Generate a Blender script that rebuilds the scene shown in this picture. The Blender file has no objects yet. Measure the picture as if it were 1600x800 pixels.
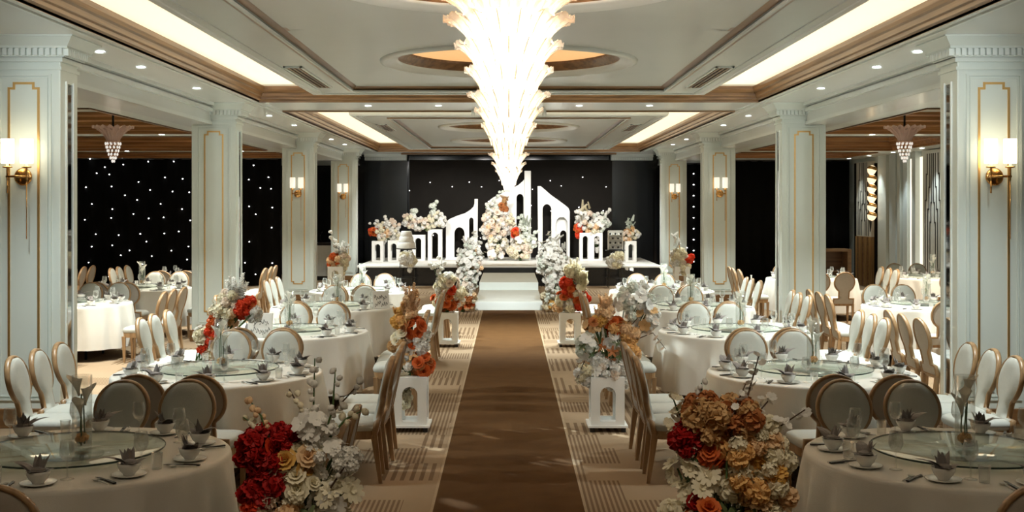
import bpy, bmesh, math, random
from mathutils import Vector, Matrix, Euler
random.seed(7)
PI = math.pi
SC = bpy.context.scene
COL = SC.collection

# ------------------------------------------------------------------ camera
F = 1850.0            # focal length in pixels of the 1600x800 frame
H = 2.15              # camera height
VX, VY = 795.0, 323.0 # vanishing point
cd = bpy.data.cameras.new('camera')
cam = bpy.data.objects.new('camera', cd)
COL.objects.link(cam)
cam.location = (0, 0, H)
cam.rotation_euler = (PI/2, 0, 0)
cd.sensor_fit = 'HORIZONTAL'
cd.sensor_width = 36.0
cd.lens = F/1600*36.0
cd.shift_x = (800-VX)/1600
cd.shift_y = -(400-VY)/1600
cd.clip_end = 200
SC.camera = cam

# ------------------------------------------------------------------ world, exposure
w = bpy.data.worlds.new('world'); SC.world = w
w.use_nodes = True
w.node_tree.nodes['Background'].inputs[0].default_value = (0.5, 0.55, 0.6, 1)
w.node_tree.nodes['Background'].inputs[1].default_value = 0.05
vs = SC.view_settings
vs.view_transform = 'Standard'; vs.look = 'None'; vs.gamma = 1.0; vs.use_curve_mapping = False
vs.exposure = 1.2

COVE = 0.50        # luminous cove strength
DOWN = 330        # downlight watts
TRACK_FILL = 200       # added front fill spots at the entrance end, watts each
ENTR_FILL = 17         # added warm fill downlights over the entrance end, watts each
CHAND = 15.0      # main chandelier core strength

def P(px, py, d):
    """point of the room at depth d seen at pixel px, py (layout aid)"""
    return ((px-VX)*d/F, d, H+(VY-py)*d/F)

# ------------------------------------------------------------------ materials
def lin(c):
    c = c/255.0
    return c/12.92 if c <= 0.04045 else ((c+0.055)/1.055)**2.4
def rgb(r, g, b): return (lin(r), lin(g), lin(b))
MATS = {}
def mat(name, col, rough=0.5, metal=0.0, var=0.08, scale=12.0, bump=0.0, bscale=60.0, emit=None, estr=0.0,
        spec=0.5, sheen=0.0, trans=0.0, coat=0.0, sample=True):
    if name in MATS: return MATS[name]
    m = bpy.data.materials.new(name); m.use_nodes = True
    nt = m.node_tree; b = nt.nodes['Principled BSDF']
    tc = nt.nodes.new('ShaderNodeTexCoord')
    nz = nt.nodes.new('ShaderNodeTexNoise'); nz.inputs['Scale'].default_value = scale; nz.inputs['Detail'].default_value = 4
    nt.links.new(tc.outputs['Object'], nz.inputs['Vector'])
    mx = nt.nodes.new('ShaderNodeMix'); mx.data_type = 'RGBA'
    mx.inputs[6].default_value = tuple(min(1, c*(1-var)) for c in col)+(1,)
    mx.inputs[7].default_value = tuple(min(1, c*(1+var)) for c in col)+(1,)
    nt.links.new(nz.outputs[0], mx.inputs[0])
    nt.links.new(mx.outputs[2], b.inputs['Base Color'])
    b.inputs['Roughness'].default_value = rough
    b.inputs['Metallic'].default_value = metal
    b.inputs['Specular IOR Level'].default_value = spec
    b.inputs['Sheen Weight'].default_value = sheen
    b.inputs['Coat Weight'].default_value = coat
    if bump:
        n2 = nt.nodes.new('ShaderNodeTexNoise'); n2.inputs['Scale'].default_value = bscale; n2.inputs['Detail'].default_value = 3
        nt.links.new(tc.outputs['Object'], n2.inputs['Vector'])
        bp = nt.nodes.new('ShaderNodeBump'); bp.inputs['Strength'].default_value = bump; bp.inputs['Distance'].default_value = 0.01
        nt.links.new(n2.outputs[0], bp.inputs['Height']); nt.links.new(bp.outputs[0], b.inputs['Normal'])
    if emit:
        b.inputs['Emission Color'].default_value = tuple(emit)+(1,)
        b.inputs['Emission Strength'].default_value = estr
        if not sample: m.cycles.emission_sampling = 'NONE'
    if trans:
        # thin petals and cloth let a little light through
        out = nt.nodes['Material Output']
        tr = nt.nodes.new('ShaderNodeBsdfTranslucent'); nt.links.new(mx.outputs[2], tr.inputs[0])
        ms = nt.nodes.new('ShaderNodeMixShader'); ms.inputs[0].default_value = trans
        nt.links.new(b.outputs[0], ms.inputs[1]); nt.links.new(tr.outputs[0], ms.inputs[2])
        nt.links.new(ms.outputs[0], out.inputs[0])
    MATS[name] = m
    return m

def wood(name, c1, c2, rough=0.35, axis='X', scale=3.0):
    m = bpy.data.materials.new(name); m.use_nodes = True
    nt = m.node_tree; b = nt.nodes['Principled BSDF']
    tc = nt.nodes.new('ShaderNodeTexCoord'); mp = nt.nodes.new('ShaderNodeMapping')
    s = {'X': (0.25, 6, 6), 'Y': (.7, 0.25, 9), 'Z': (6, 6, 0.25)}[axis]
    mp.inputs['Scale'].default_value = s
    nt.links.new(tc.outputs['Object'], mp.inputs[0])
    nz = nt.nodes.new('ShaderNodeTexNoise'); nz.inputs['Scale'].default_value = scale; nz.inputs['Detail'].default_value = 6
    nt.links.new(mp.outputs[0], nz.inputs['Vector'])
    cr = nt.nodes.new('ShaderNodeValToRGB')
    cr.color_ramp.elements[0].position = 0.35; cr.color_ramp.elements[0].color = c1+(1,)
    cr.color_ramp.elements[1].position = 0.65; cr.color_ramp.elements[1].color = c2+(1,)
    nt.links.new(nz.outputs[0], cr.inputs[0]); nt.links.new(cr.outputs[0], b.inputs['Base Color'])
    b.inputs['Roughness'].default_value = rough
    return m

def glassmat(name, tint=(0.99, 0.995, 0.99), refl=0.05, edge=0.62, rough=0.06, rim_white=0.4):
    m = bpy.data.materials.new(name); m.use_nodes = True
    nt = m.node_tree; out = nt.nodes['Material Output']; nt.nodes.remove(nt.nodes['Principled BSDF'])
    t = nt.nodes.new('ShaderNodeBsdfTransparent')
    nz = nt.nodes.new('ShaderNodeTexNoise'); nz.inputs['Scale'].default_value = 9
    cr = nt.nodes.new('ShaderNodeValToRGB')
    cr.color_ramp.elements[0].color = tuple(0.94*c for c in tint)+(1,); cr.color_ramp.elements[1].color = tint+(1,)
    nt.links.new(nz.outputs[0], cr.inputs[0]); nt.links.new(cr.outputs[0], t.inputs[0])
    g = nt.nodes.new('ShaderNodeBsdfGlossy'); g.inputs['Roughness'].default_value = rough
    g.inputs[0].default_value = (0.97, 0.98, 0.97, 1)
    lw = nt.nodes.new('ShaderNodeLayerWeight'); lw.inputs[0].default_value = 0.35
    mr = nt.nodes.new('ShaderNodeMapRange'); mr.inputs[3].default_value = refl; mr.inputs[4].default_value = edge
    nt.links.new(lw.outputs['Facing'], mr.inputs[0])
    df = nt.nodes.new('ShaderNodeBsdfDiffuse'); df.inputs[0].default_value = (.9, .92, .9, 1)  # white mixed in at the edges in place of bright rim reflections
    gm = nt.nodes.new('ShaderNodeMixShader'); gm.inputs[0].default_value = rim_white
    nt.links.new(g.outputs[0], gm.inputs[1]); nt.links.new(df.outputs[0], gm.inputs[2])
    ms = nt.nodes.new('ShaderNodeMixShader')
    nt.links.new(mr.outputs[0], ms.inputs[0]); nt.links.new(t.outputs[0], ms.inputs[1]); nt.links.new(gm.outputs[0], ms.inputs[2])
    nt.links.new(ms.outputs[0], out.inputs[0])
    return m

M_CEIL  = mat('ceiling_paint', (0.62, 0.675, 0.655), 0.26, var=0.03, scale=2, coat=0.0)
M_SOFF  = mat('soffit_paint', (0.68, 0.715, 0.70), 0.20, var=0.03, scale=2)
M_PILL  = mat('pillar_paint', (0.64, 0.70, 0.66), 0.35, var=0.04, scale=3)
M_MOULD = mat('moulding_paint', (0.72, 0.77, 0.75), 0.25, var=0.03)
M_WALL  = mat('wall_paint', (0.5, 0.55, 0.52), 0.5, var=0.05, scale=2)
M_WOODX = wood('warm_wood_x', (0.13, 0.066, 0.024), (0.27, 0.145, 0.055), 0.32, 'X')
M_WOODY = wood('warm_wood_y', (0.14, 0.075, 0.03), (0.28, 0.16, 0.07), 0.32, 'Y')
M_WINGW = wood('wing_wood_lit', (0.20, 0.088, 0.030), (0.42, 0.21, 0.08), 0.3, 'X')  # same wood, colour brightened to stand in for stronger wing light
M_RIBW = wood('rib_wood', (0.26, 0.15, 0.055), (0.42, 0.26, 0.11), 0.4, 'Z')
M_PLINTH= wood('plinth_wood', (0.13, 0.06, 0.02), (0.22, 0.11, 0.04), 0.4, 'X')
M_GOLD  = mat('brass_inlay', (0.74, 0.46, 0.17), 0.38, 0.85, var=0.1)
M_BRASS = mat('sconce_brass', (0.72, 0.40, 0.14), 0.22, 1.0, var=0.08)
M_MIRROR= mat('mirror_strip', (0.35, 0.36, 0.36), 0.04, 1.0, var=0.05)
M_BLACK = mat('black_drape', (0.004, 0.004, 0.004), 0.9, var=0.3, scale=20, spec=0.1)
M_BLKGL = mat('black_gloss', (0.008, 0.009, 0.010), 0.12, var=0.2)
M_BACKD = mat('backdrop_cloth', (0.016, 0.014, 0.012), 0.85, var=0.15, scale=4, spec=0.15)
M_STAR  = mat('star_led', (1, 1, 1), 0.5, emit=(1, 1, 1), estr=5.0, sample=False)
M_COVE  = mat('cove_glow', (1, 0.92, 0.8), 0.6, emit=(1.0, 0.82, 0.56), estr=COVE)
M_DOME  = mat('dome_paint_glow', (0.62, 0.36, 0.17), 0.5, emit=(1.0, 0.55, 0.22), estr=0.35)  # cove light on the dome put into its emission; no lamp there
M_LENS  = mat('lamp_lens', (1, 1, 1), 0.5, emit=(0.97, 1, 1), estr=4, sample=False)
M_SHADE = mat('lit_shade', (1, 0.95, 0.85), 0.6, emit=(1.0, 0.86, 0.62), estr=1.6)
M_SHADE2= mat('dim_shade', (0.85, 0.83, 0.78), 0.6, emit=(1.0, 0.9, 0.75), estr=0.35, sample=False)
M_CWOOD = wood('chair_wood', (0.27, 0.16, 0.075), (0.43, 0.275, 0.14), 0.35, 'Z', 4)
M_FAB   = mat('chair_front_fabric', (0.50, 0.52, 0.48), 0.75, var=0.06, scale=30, bump=0.15, bscale=250, sheen=0.15)
M_FABB  = mat('chair_rear_fabric', (0.46, 0.43, 0.38), 0.8, var=0.08, scale=30, bump=0.15, bscale=250, sheen=0.1)
M_CLOTH = mat('table_linen', (0.74, 0.72, 0.66), 0.8, var=0.05, scale=5, bump=0.12, bscale=200, sheen=0.1)
M_CHINA = mat('white_china', (0.78, 0.78, 0.74), 0.15, var=0.02)
M_NAP   = mat('grey_napkin', (0.23, 0.21, 0.20), 0.75, var=0.15, scale=40, sheen=0.2)
M_DARK  = mat('dark_metal', (0.012, 0.011, 0.010), 0.35, var=0.2)
M_STEEL = mat('cutlery_steel', (0.3, 0.28, 0.25), 0.3, 0.9, var=0.1)
M_GLASS = glassmat('clear_glass')
M_TABGL = glassmat('turntable_glass', (0.90, 0.94, 0.91), 0.07, 0.32, 0.02, 0.15)
M_VASE = glassmat('vase_glass', (0.985, 0.99, 0.985), 0.03, 0.36, 0.05, 0.35)
M_GEDGE = mat('glass_rim_green', (0.03, 0.05, 0.04), 0.1, var=0.1)
M_WHITE = mat('stage_white', (0.82, 0.83, 0.80), 0.5, var=0.03)
M_STEPW = mat('step_cloth', (0.74, 0.81, 0.79), 0.8, var=0.04, scale=3, bump=0.05)
M_RUN   = mat('aisle_pile', (0.098, 0.048, 0.017), 0.95, var=0.22, scale=5, bump=0.35, bscale=220, spec=0.1)
M_EDGE  = mat('aisle_border', (0.36, 0.27, 0.17), 0.9, var=0.1)
M_STEM  = mat('green_stem', (0.06, 0.12, 0.03), 0.5, var=0.2)
M_TWIG  = mat('brown_twig', (0.07, 0.04, 0.02), 0.7, var=0.2)
M_CRYS  = glassmat('crystal', (0.95, 0.9, 0.86), 0.35, 0.9, 0.1)
M_CRYB  = mat('crystal_bead', (0.8, 0.78, 0.75), 0.1, var=0.1, emit=(1, .95, .9), estr=0.25, sample=False)  # faint sparkle put into the drops as emission; these chandeliers are unlit
M_ROSEGL= mat('rose_glass_leaf', (0.74, 0.56, 0.48), 0.2, var=0.15, trans=0.5)
def leafglass():
    m = bpy.data.materials.new('ribbed_glass_leaf'); m.use_nodes = True
    nt = m.node_tree; out = nt.nodes['Material Output']; nt.nodes.remove(nt.nodes['Principled BSDF'])
    N = nt.nodes.new; L = nt.links.new
    tc = N('ShaderNodeTexCoord'); nz = N('ShaderNodeTexNoise'); nz.inputs['Scale'].default_value = 40; L(tc.outputs['Object'], nz.inputs['Vector'])
    cr = N('ShaderNodeValToRGB'); cr.color_ramp.elements[0].color = (.40,.35,.29,1); cr.color_ramp.elements[1].color = (.62,.57,.50,1); L(nz.outputs[0], cr.inputs[0])
    a = N('ShaderNodeBsdfTranslucent'); b = N('ShaderNodeBsdfDiffuse'); L(cr.outputs[0], a.inputs[0]); L(cr.outputs[0], b.inputs[0])
    t = N('ShaderNodeBsdfTransparent'); g = N('ShaderNodeBsdfGlossy'); g.inputs['Roughness'].default_value = .15
    m1 = N('ShaderNodeMixShader'); m1.inputs[0].default_value = .4; L(a.outputs[0], m1.inputs[1]); L(b.outputs[0], m1.inputs[2])
    m2 = N('ShaderNodeMixShader'); m2.inputs[0].default_value = .28; L(m1.outputs[0], m2.inputs[1]); L(t.outputs[0], m2.inputs[2])
    m3 = N('ShaderNodeMixShader'); m3.inputs[0].default_value = .12; L(m2.outputs[0], m3.inputs[1]); L(g.outputs[0], m3.inputs[2])
    L(m3.outputs[0], out.inputs[0]); return m
M_LEAFG = leafglass()
M_LEAFV = mat('lit_glass_vein', (0.9, 0.75, 0.5), 0.2, emit=(1.0, 0.80, 0.50), estr=0.3, sample=False)
M_CORE  = mat('lit_glass_core', (1, 0.95, 0.88), 0.2, emit=(1.0, 0.96, 0.88), estr=CHAND)
M_PLAST = mat('white_plastic', (0.8, 0.8, 0.76), 0.35, var=0.02)

def carpet():
    m = bpy.data.materials.new('striped_carpet'); m.use_nodes = True
    nt = m.node_tree; b = nt.nodes['Principled BSDF']
    N = nt.nodes.new; L = nt.links.new
    tc = N('ShaderNodeTexCoord'); sp = N('ShaderNodeSeparateXYZ'); L(tc.outputs['Object'], sp.inputs[0])
    def math_(op, a, bb=None):
        n = N('ShaderNodeMath'); n.operation = op
        for i, v in enumerate((a, bb)):
            if v is None: continue
            if isinstance(v, (int, float)): n.inputs[i].default_value = v
            else: L(v, n.inputs[i])
        return n.outputs[0]
    x, y = sp.outputs[0], sp.outputs[1]
    row = math_('FLOOR', math_('DIVIDE', y, 0.62))
    wn0 = N('ShaderNodeTexWhiteNoise'); wn0.noise_dimensions = '1D'; L(row, wn0.inputs['W'])
    xs = math_('ADD', math_('DIVIDE', x, 0.55), math_('MULTIPLY', wn0.outputs[0], 3.0))
    cx = math_('FLOOR', xs)
    cb = N('ShaderNodeCombineXYZ'); L(cx, cb.inputs[0]); L(row, cb.inputs[1])
    wn = N('ShaderNodeTexWhiteNoise'); wn.noise_dimensions = '2D'; L(cb.outputs[0], wn.inputs['Vector'])
    fine = math_('GREATER_THAN', math_('FRACT', math_('DIVIDE', x, 0.036)), 0.5)
    coarse = math_('GREATER_THAN', math_('FRACT', math_('DIVIDE', x, 0.075)), 0.55)
    isf = math_('GREATER_THAN', wn.outputs[0], 0.66)
    isc = math_('MULTIPLY', math_('GREATER_THAN', wn.outputs[0], 0.38), math_('LESS_THAN', wn.outputs[0], 0.66))
    st = math_('ADD', math_('MULTIPLY', fine, isf), math_('MULTIPLY', coarse, isc))
    nz = N('ShaderNodeTexNoise'); nz.inputs['Scale'].default_value = 1.3; nz.inputs['Detail'].default_value = 5
    L(tc.outputs['Object'], nz.inputs['Vector'])
    base = N('ShaderNodeMix'); base.data_type = 'RGBA'; L(nz.outputs[0], base.inputs[0])
    base.inputs[6].default_value = (0.27, 0.19, 0.115, 1); base.inputs[7].default_value = (0.38, 0.285, 0.19, 1)
    mx = N('ShaderNodeMix'); mx.data_type = 'RGBA'
    L(math_('MULTIPLY', st, 0.75), mx.inputs[0]); L(base.outputs[2], mx.inputs[6]); mx.inputs[7].default_value = (0.12, 0.07, 0.035, 1)
    L(mx.outputs[2], b.inputs['Base Color'])
    b.inputs['Roughness'].default_value = 0.92; b.inputs['Specular IOR Level'].default_value = 0.15
    n2 = N('ShaderNodeTexNoise'); n2.inputs['Scale'].default_value = 250; L(tc.outputs['Object'], n2.inputs['Vector'])
    bp = N('ShaderNodeBump'); bp.inputs['Strength'].default_value = 0.25; bp.inputs['Distance'].default_value = 0.006
    L(n2.outputs[0], bp.inputs['Height']); L(bp.outputs[0], b.inputs['Normal'])
    return m
M_CARPET = carpet()

# ------------------------------------------------------------------ mesh helpers
class MB:
    def __init__(s): s.v = []; s.f = []; s.sm = []
    def add(s, vs, fs, smooth=False):
        o = len(s.v); s.v += [tuple(p) for p in vs]
        for f in fs: s.f.append(tuple(i+o for i in f)); s.sm.append(smooth)
        return s
    def box(s, x0, x1, y0, y1, z0, z1):
        return s.add([(x0,y0,z0),(x1,y0,z0),(x1,y1,z0),(x0,y1,z0),(x0,y0,z1),(x1,y0,z1),(x1,y1,z1),(x0,y1,z1)],
                     [(0,3,2,1),(4,5,6,7),(0,1,5,4),(1,2,6,5),(2,3,7,6),(3,0,4,7)])
    def frust(s, c0, s0, c1, s1):
        (x,y,z),(a,b) = c0,s0; (X,Y,Z),(A,B) = c1,s1
        return s.add([(x-a,y-b,z),(x+a,y-b,z),(x+a,y+b,z),(x-a,y+b,z),(X-A,Y-B,Z),(X+A,Y-B,Z),(X+A,Y+B,Z),(X-A,Y+B,Z)],
                     [(0,3,2,1),(4,5,6,7),(0,1,5,4),(1,2,6,5),(2,3,7,6),(3,0,4,7)])
    def lathe(s, prof, n=24, c=(0,0,0), cap0=False, cap1=False, smooth=True, rad=None):
        vs = []; fs = []
        for (r, z) in prof:
            for k in range(n):
                a = 2*PI*k/n; rr = r if rad is None else r*rad(a, z)
                vs.append((c[0]+rr*math.cos(a), c[1]+rr*math.sin(a), c[2]+z))
        for i in range(len(prof)-1):
            for k in range(n):
                k2 = (k+1) % n
                fs.append((i*n+k, i*n+k2, (i+1)*n+k2, (i+1)*n+k))
        s.add(vs, fs, smooth)
        if cap0: s.f.append(tuple(len(s.v)-len(vs)+k for k in reversed(range(n)))); s.sm.append(False)
        if cap1: s.f.append(tuple(len(s.v)-n+k for k in range(n))); s.sm.append(False)
        return s
    def tube(s, pts, r, n=6, cap=True):
        pts = [Vector(p) for p in pts]; vs = []; fs = []
        rs = r if isinstance(r, (list, tuple)) else [r]*len(pts)
        for i, p in enumerate(pts):
            t = (pts[min(i+1, len(pts)-1)]-pts[max(i-1, 0)]).normalized()
            u = t.orthogonal().normalized() if abs(t.z) > 0.9 else t.cross(Vector((0,0,1))).normalized()
            v = t.cross(u)
            for k in range(n):
                a = 2*PI*k/n; vs.append(p+rs[i]*(math.cos(a)*u+math.sin(a)*v))
        for i in range(len(pts)-1):
            for k in range(n):
                k2 = (k+1) % n; fs.append((i*n+k, i*n+k2, (i+1)*n+k2, (i+1)*n+k))
        if cap: fs.append(tuple(reversed(range(n)))); fs.append(tuple((len(pts)-1)*n+k for k in range(n)))
        return s.add(vs, fs, True)
    def ring(s, x0, x1, y0, y1, prof, closed=False):
        """profile [(inset, z)] swept round a rectangle with mitred corners"""
        vs = []; fs = []; n = len(prof)
        for o, z in prof:
            vs += [(x0+o,y0+o,z),(x1-o,y0+o,z),(x1-o,y1-o,z),(x0+o,y1-o,z)]
        for i in range(n if closed else n-1):
            j = (i+1) % n
            for k in range(4):
                k2 = (k+1) % 4; fs.append((i*4+k, j*4+k, j*4+k2, i*4+k2))
        return s.add(vs, fs)
    def mesh(s, name, m):
        me = bpy.data.meshes.new(name); me.from_pydata(s.v, [], s.f)
        me.polygons.foreach_set('use_smooth', s.sm)
        me.materials.append(m); me.update(); return me
    def build(s, name, m, parent=None, loc=(0,0,0), rot=(0,0,0), bevel=0.0):
        return link(name, s.mesh(name, m), parent, loc, rot, bevel)

def link(name, me, parent=None, loc=(0,0,0), rot=(0,0,0), bevel=0.0):
    o = bpy.data.objects.new(name, me); COL.objects.link(o)
    o.location = loc; o.rotation_euler = rot
    if parent is not None: o.parent = parent
    if bevel:
        b = o.modifiers.new('bevel', 'BEVEL'); b.width = bevel; b.segments = 2; b.limit_method = 'ANGLE'
    return o
def tag(o, label, cat, group=None):
    o['label'] = label; o['category'] = cat
    if group: o['group'] = group
    return o
def thing(name, label, cat, loc=(0,0,0), rz=0, group=None):
    o = bpy.data.objects.new(name, None); COL.objects.link(o); o.empty_display_size = 0.1
    o.location = loc; o.rotation_euler = (0,0,rz)
    return tag(o, label, cat, group)
def struct(o): o['kind'] = 'structure'; return o
KIDS = {}
def copy_tree(o, parent=None):
    c = o.copy(); COL.objects.link(c); c.parent = parent
    for ch in o.children: copy_tree(ch, c)
    return c
def plate(name, outline, holes, th, m, parent=None, loc=(0,0,0), rot=(0,0,0), bev=0.0):
    """flat plate with holes: outline in local x,z ; thickness along local y"""
    bm = bmesh.new(); es = []
    for pts in [outline]+holes:
        vv = [bm.verts.new((a, -th/2, b)) for a, b in pts]
        es += [bm.edges.new((vv[k], vv[(k+1) % len(vv)])) for k in range(len(vv))]
    bmesh.ops.triangle_fill(bm, use_beauty=True, use_dissolve=False, edges=es, normal=(0, -1, 0))
    r = bmesh.ops.extrude_face_region(bm, geom=bm.faces[:])
    bmesh.ops.translate(bm, vec=(0, th, 0), verts=[v for v in r['geom'] if isinstance(v, bmesh.types.BMVert)])
    bmesh.ops.recalc_face_normals(bm, faces=bm.faces[:])
    me = bpy.data.meshes.new(name); bm.to_mesh(me); bm.free()
    me.materials.append(m)
    return link(name, me, parent, loc, rot)
def arch(cx, w, z0, z1, n=14, point=0.0):
    """arched opening outline"""
    r = w/2; zs = z1-r*(1+point)
    return [(cx-r, z0)]+[(cx-r*math.cos(PI*i/n), zs+r*(1+point)*math.sin(PI*i/n)) for i in range(n+1)]+[(cx+r, z0)]

def spot(x, y, z, watts, size=1.6, blend=0.7, col=(0.92, 1.0, 0.975), rad=0.08, aim=(0, 0, -1), name='lamp'):
    l = bpy.data.lights.new(name, 'SPOT'); l.energy = watts; l.spot_size = size; l.spot_blend = blend
    l.color = col; l.shadow_soft_size = rad
    o = bpy.data.objects.new(name, l); COL.objects.link(o); o.location = (x, y, z)
    o.rotation_euler = Vector(aim).to_track_quat('-Z', 'Y').to_euler()
    return o

# ================================================================== ROOM SHELL
ZS = 3.80       # main soffit
ZW = 3.46       # wing soffit
XL, XR, YB, YF = -13.0, 9.7, -3.0, 37.6
fl = MB().box(XL-.2, XR+.2, YB-.2, YF+.4, -0.1, 0.0).build('floor', M_CARPET); struct(fl)
struct(MB().box(XL-.2, XL, YB, YF, 0, 4.6).build('wall_left', M_WALL))
wall_r = struct(MB().box(XR, XR+.2, YB, YF, 0, 4.6).build('wall_right', M_WALL))
struct(MB().box(XL, XR, YB-.2, YB, 0, 4.6).build('wall_back', M_WALL))
struct(MB().box(XL, XR, YF, YF+.2, 0, 4.6).build('wall_front', M_BLKGL))

ceil = struct(MB().box(XL-.2, XR+.2, YB-.2, YF+.2, 4.62, 4.75).build('ceiling', M_CEIL))
# main soffit of the nave: long borders, cross beams
BAYS = [(4.2, 18.4), (20.3, 35.0)]
so = MB()
for s in (-1, 1):
    xa, xb = sorted((s*3.88, s*4.75))
    so.box(xa, xb, YB, YF, ZS, 4.3)
so.box(-3.88, 3.88, YB, BAYS[0][0], ZS, 4.3)
so.box(-3.88, 3.88, BAYS[0][1], BAYS[1][0], ZS, 4.3)
so.box(-3.88, 3.88, BAYS[1][1], YF, ZS, 4.3)
so.build('soffit', M_SOFF, ceil)
# thin mouldings along the soffit edge, and the dropped side beams over the pillars
for s in (-1, 1):
    m = MB()
    for (xa, xb, z) in ((3.88, 3.95, .025), (4.02, 4.05, .018), (4.66, 4.75, .05)):
        a, b = sorted((s*xa, s*xb)); m.box(a, b, 11.9 if xa > 4.5 else YB, 35.2, ZS-z, ZS)
    m.build('soffit_moulding', M_MOULD, ceil)
    a, b = sorted((s*4.75, s*5.25))
    MB().box(a, b, 11.75, YF, ZW, 4.3).build('side_beam', M_SOFF, ceil)
    MB().box(a, b, YB, 11.75, ZS, 4.3).build('soffit_end', M_SOFF, ceil)
    a, b = sorted((s*4.73, s*4.76)); a2, b2 = sorted((s*4.70, s*4.76))
    MB().box(a, b, 11.9, YF, ZW+.0, ZW+.05).box(a2, b2, 11.9, YF, 3.66, 3.72).build('beam_moulding', M_MOULD, ceil)
for (ya, yb) in BAYS:
    # wooden outer cornice of the light trough
    pr = [(0,ZS-.03),(-.0,ZS),(.03,ZS+.015),(.03,ZS+.05),(.055,ZS+.06),(.06,ZS+.11),(.085,ZS+.125),(.095,ZS+.165),(.10,ZS+.215),(.02,ZS+.225)]
    MB().ring(-3.88, 3.88, ya, yb, pr).build('trough_cornice', M_WOODY, ceil)
    # luminous trough ceiling
    MB().box(-3.88, 3.88, ya, yb, 4.2, 4.25).build('trough_lid', M_CEIL, ceil)
    yl = max(ya, 8.6)
    for xs_ in (-3.88, 2.80): MB().box(xs_, xs_+1.08, yl, yb, 4.05, 4.07).build('trough_light', M_COVE, ceil)
    MB().box(-2.80, 2.80, yb-1.08, yb, 4.05, 4.07).build('trough_light', M_COVE, ceil)
    if yl == ya: MB().box(-2.80, 2.80, ya, ya+1.08, 4.05, 4.07).build('trough_light', M_COVE, ceil)
    # inner raft
    g = 1.0
    MB().ring(-3.88, 3.88, ya, yb, [(g,4.05),(g,ZS+.02),(g+.015,ZS-.01),(g+.07,ZS-.01),(g+.085,ZS+.015)]).build('raft_moulding', M_MOULD, ceil)
    MB().ring(-3.88, 3.88, ya, yb, [(g+.08,ZS),(g+.16,ZS),(g+.16,ZS-.012),(g+.19,ZS-.012),(g+.19,ZS),(1.70,ZS)]).build('raft_border', M_CEIL, ceil)
    MB().ring(-3.88, 3.88, ya, yb, [(1.62,ZS+.005),(1.62,ZS-.018),(1.66,ZS-.022),(1.67,ZS+.0),(1.74,ZS+.045),(1.78,ZS+.05)]).build('raft_wood_trim', M_WOODY, ceil)
    MB().ring(-3.88, 3.88, ya, yb, [(1.655,ZS-.012),(1.66,ZS-.03),(1.685,ZS-.03),(1.69,ZS-.01)]).build('raft_inner_bead', M_MOULD, ceil)
# centre panels with round domes
ZC = ZS+.045
DOMES = {0: [8.8, 13.83], 1: [25.1, 30.3]}
RD = 1.47
for bi, (ya, yb) in enumerate(BAYS):
    y0, y1 = ya+1.72, yb-1.72
    cs = DOMES[bi]
    cuts = [y0]+[(cs[i]+cs[i+1])/2 for i in range(len(cs)-1)]+[y1]
    pm = MB()
    for i, c in enumerate(cs):
        yA, yB = cuts[i], cuts[i+1]; n = 72
        inner, outer = [], []
        for k in range(n):
            a = 2*PI*(k+.5)/n; dx, dy = math.cos(a), math.sin(a)
            t = min((2.18/abs(dx)) if dx else 9e9, ((yB-c)/dy if dy > 0 else (c-yA)/-dy) if dy else 9e9)
            inner.append((RD*dx, c+RD*dy, ZC)); outer.append((t*dx, c+t*dy, ZC))
        pm.add(inner+outer, [(k, n+k, n+(k+1) % n, (k+1) % n) for k in range(n)])
        for sx in (-1, 1):   # corner fillers
            for (yy, sgn) in ((yA, -1), (yB, 1)):
                pm.box(min(sx*1.6, sx*2.18), max(sx*1.6, sx*2.18), min(yy, yy-sgn*.75), max(yy, yy-sgn*.75), ZC+.004, ZC+.02)
    pm.build('centre_panel', M_CEIL, ceil)
    for c in cs:
        MB().lathe([(RD+.03,ZC),(RD+.02,ZC-.03),(RD-.03,ZC-.04),(RD-.07,ZC-.02),(RD-.10,ZC-.02),(RD-.13,ZC+.0),(RD-.16,ZC+.0),(RD-.18,ZC+.02)], 72, (0,c,0)).build('dome_ring', M_MOULD, ceil)
        MB().lathe([(RD-.18,ZC+.02),(RD-.19,ZC+.045),(RD-.22,ZC+.05),(RD-.235,ZC+.09),(RD-.26,ZC+.10),(RD-.265,ZC+.13)], 72, (0,c,0)).build('dome_wood_ring', M_WOODX, ceil)
        MB().lathe([(RD-.20,ZC+.128),(RD-.4,ZC+.14),(.5,ZC+.15),(.01,ZC+.15)], 72, (0,c,0)).build('dome_shell', M_DOME, ceil)
# far wood trim before the stage
MB().box(-3.3, 3.3, 36.3, 36.42, ZS-.05, ZS).build('stage_trim', M_WOODX, ceil)
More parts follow.
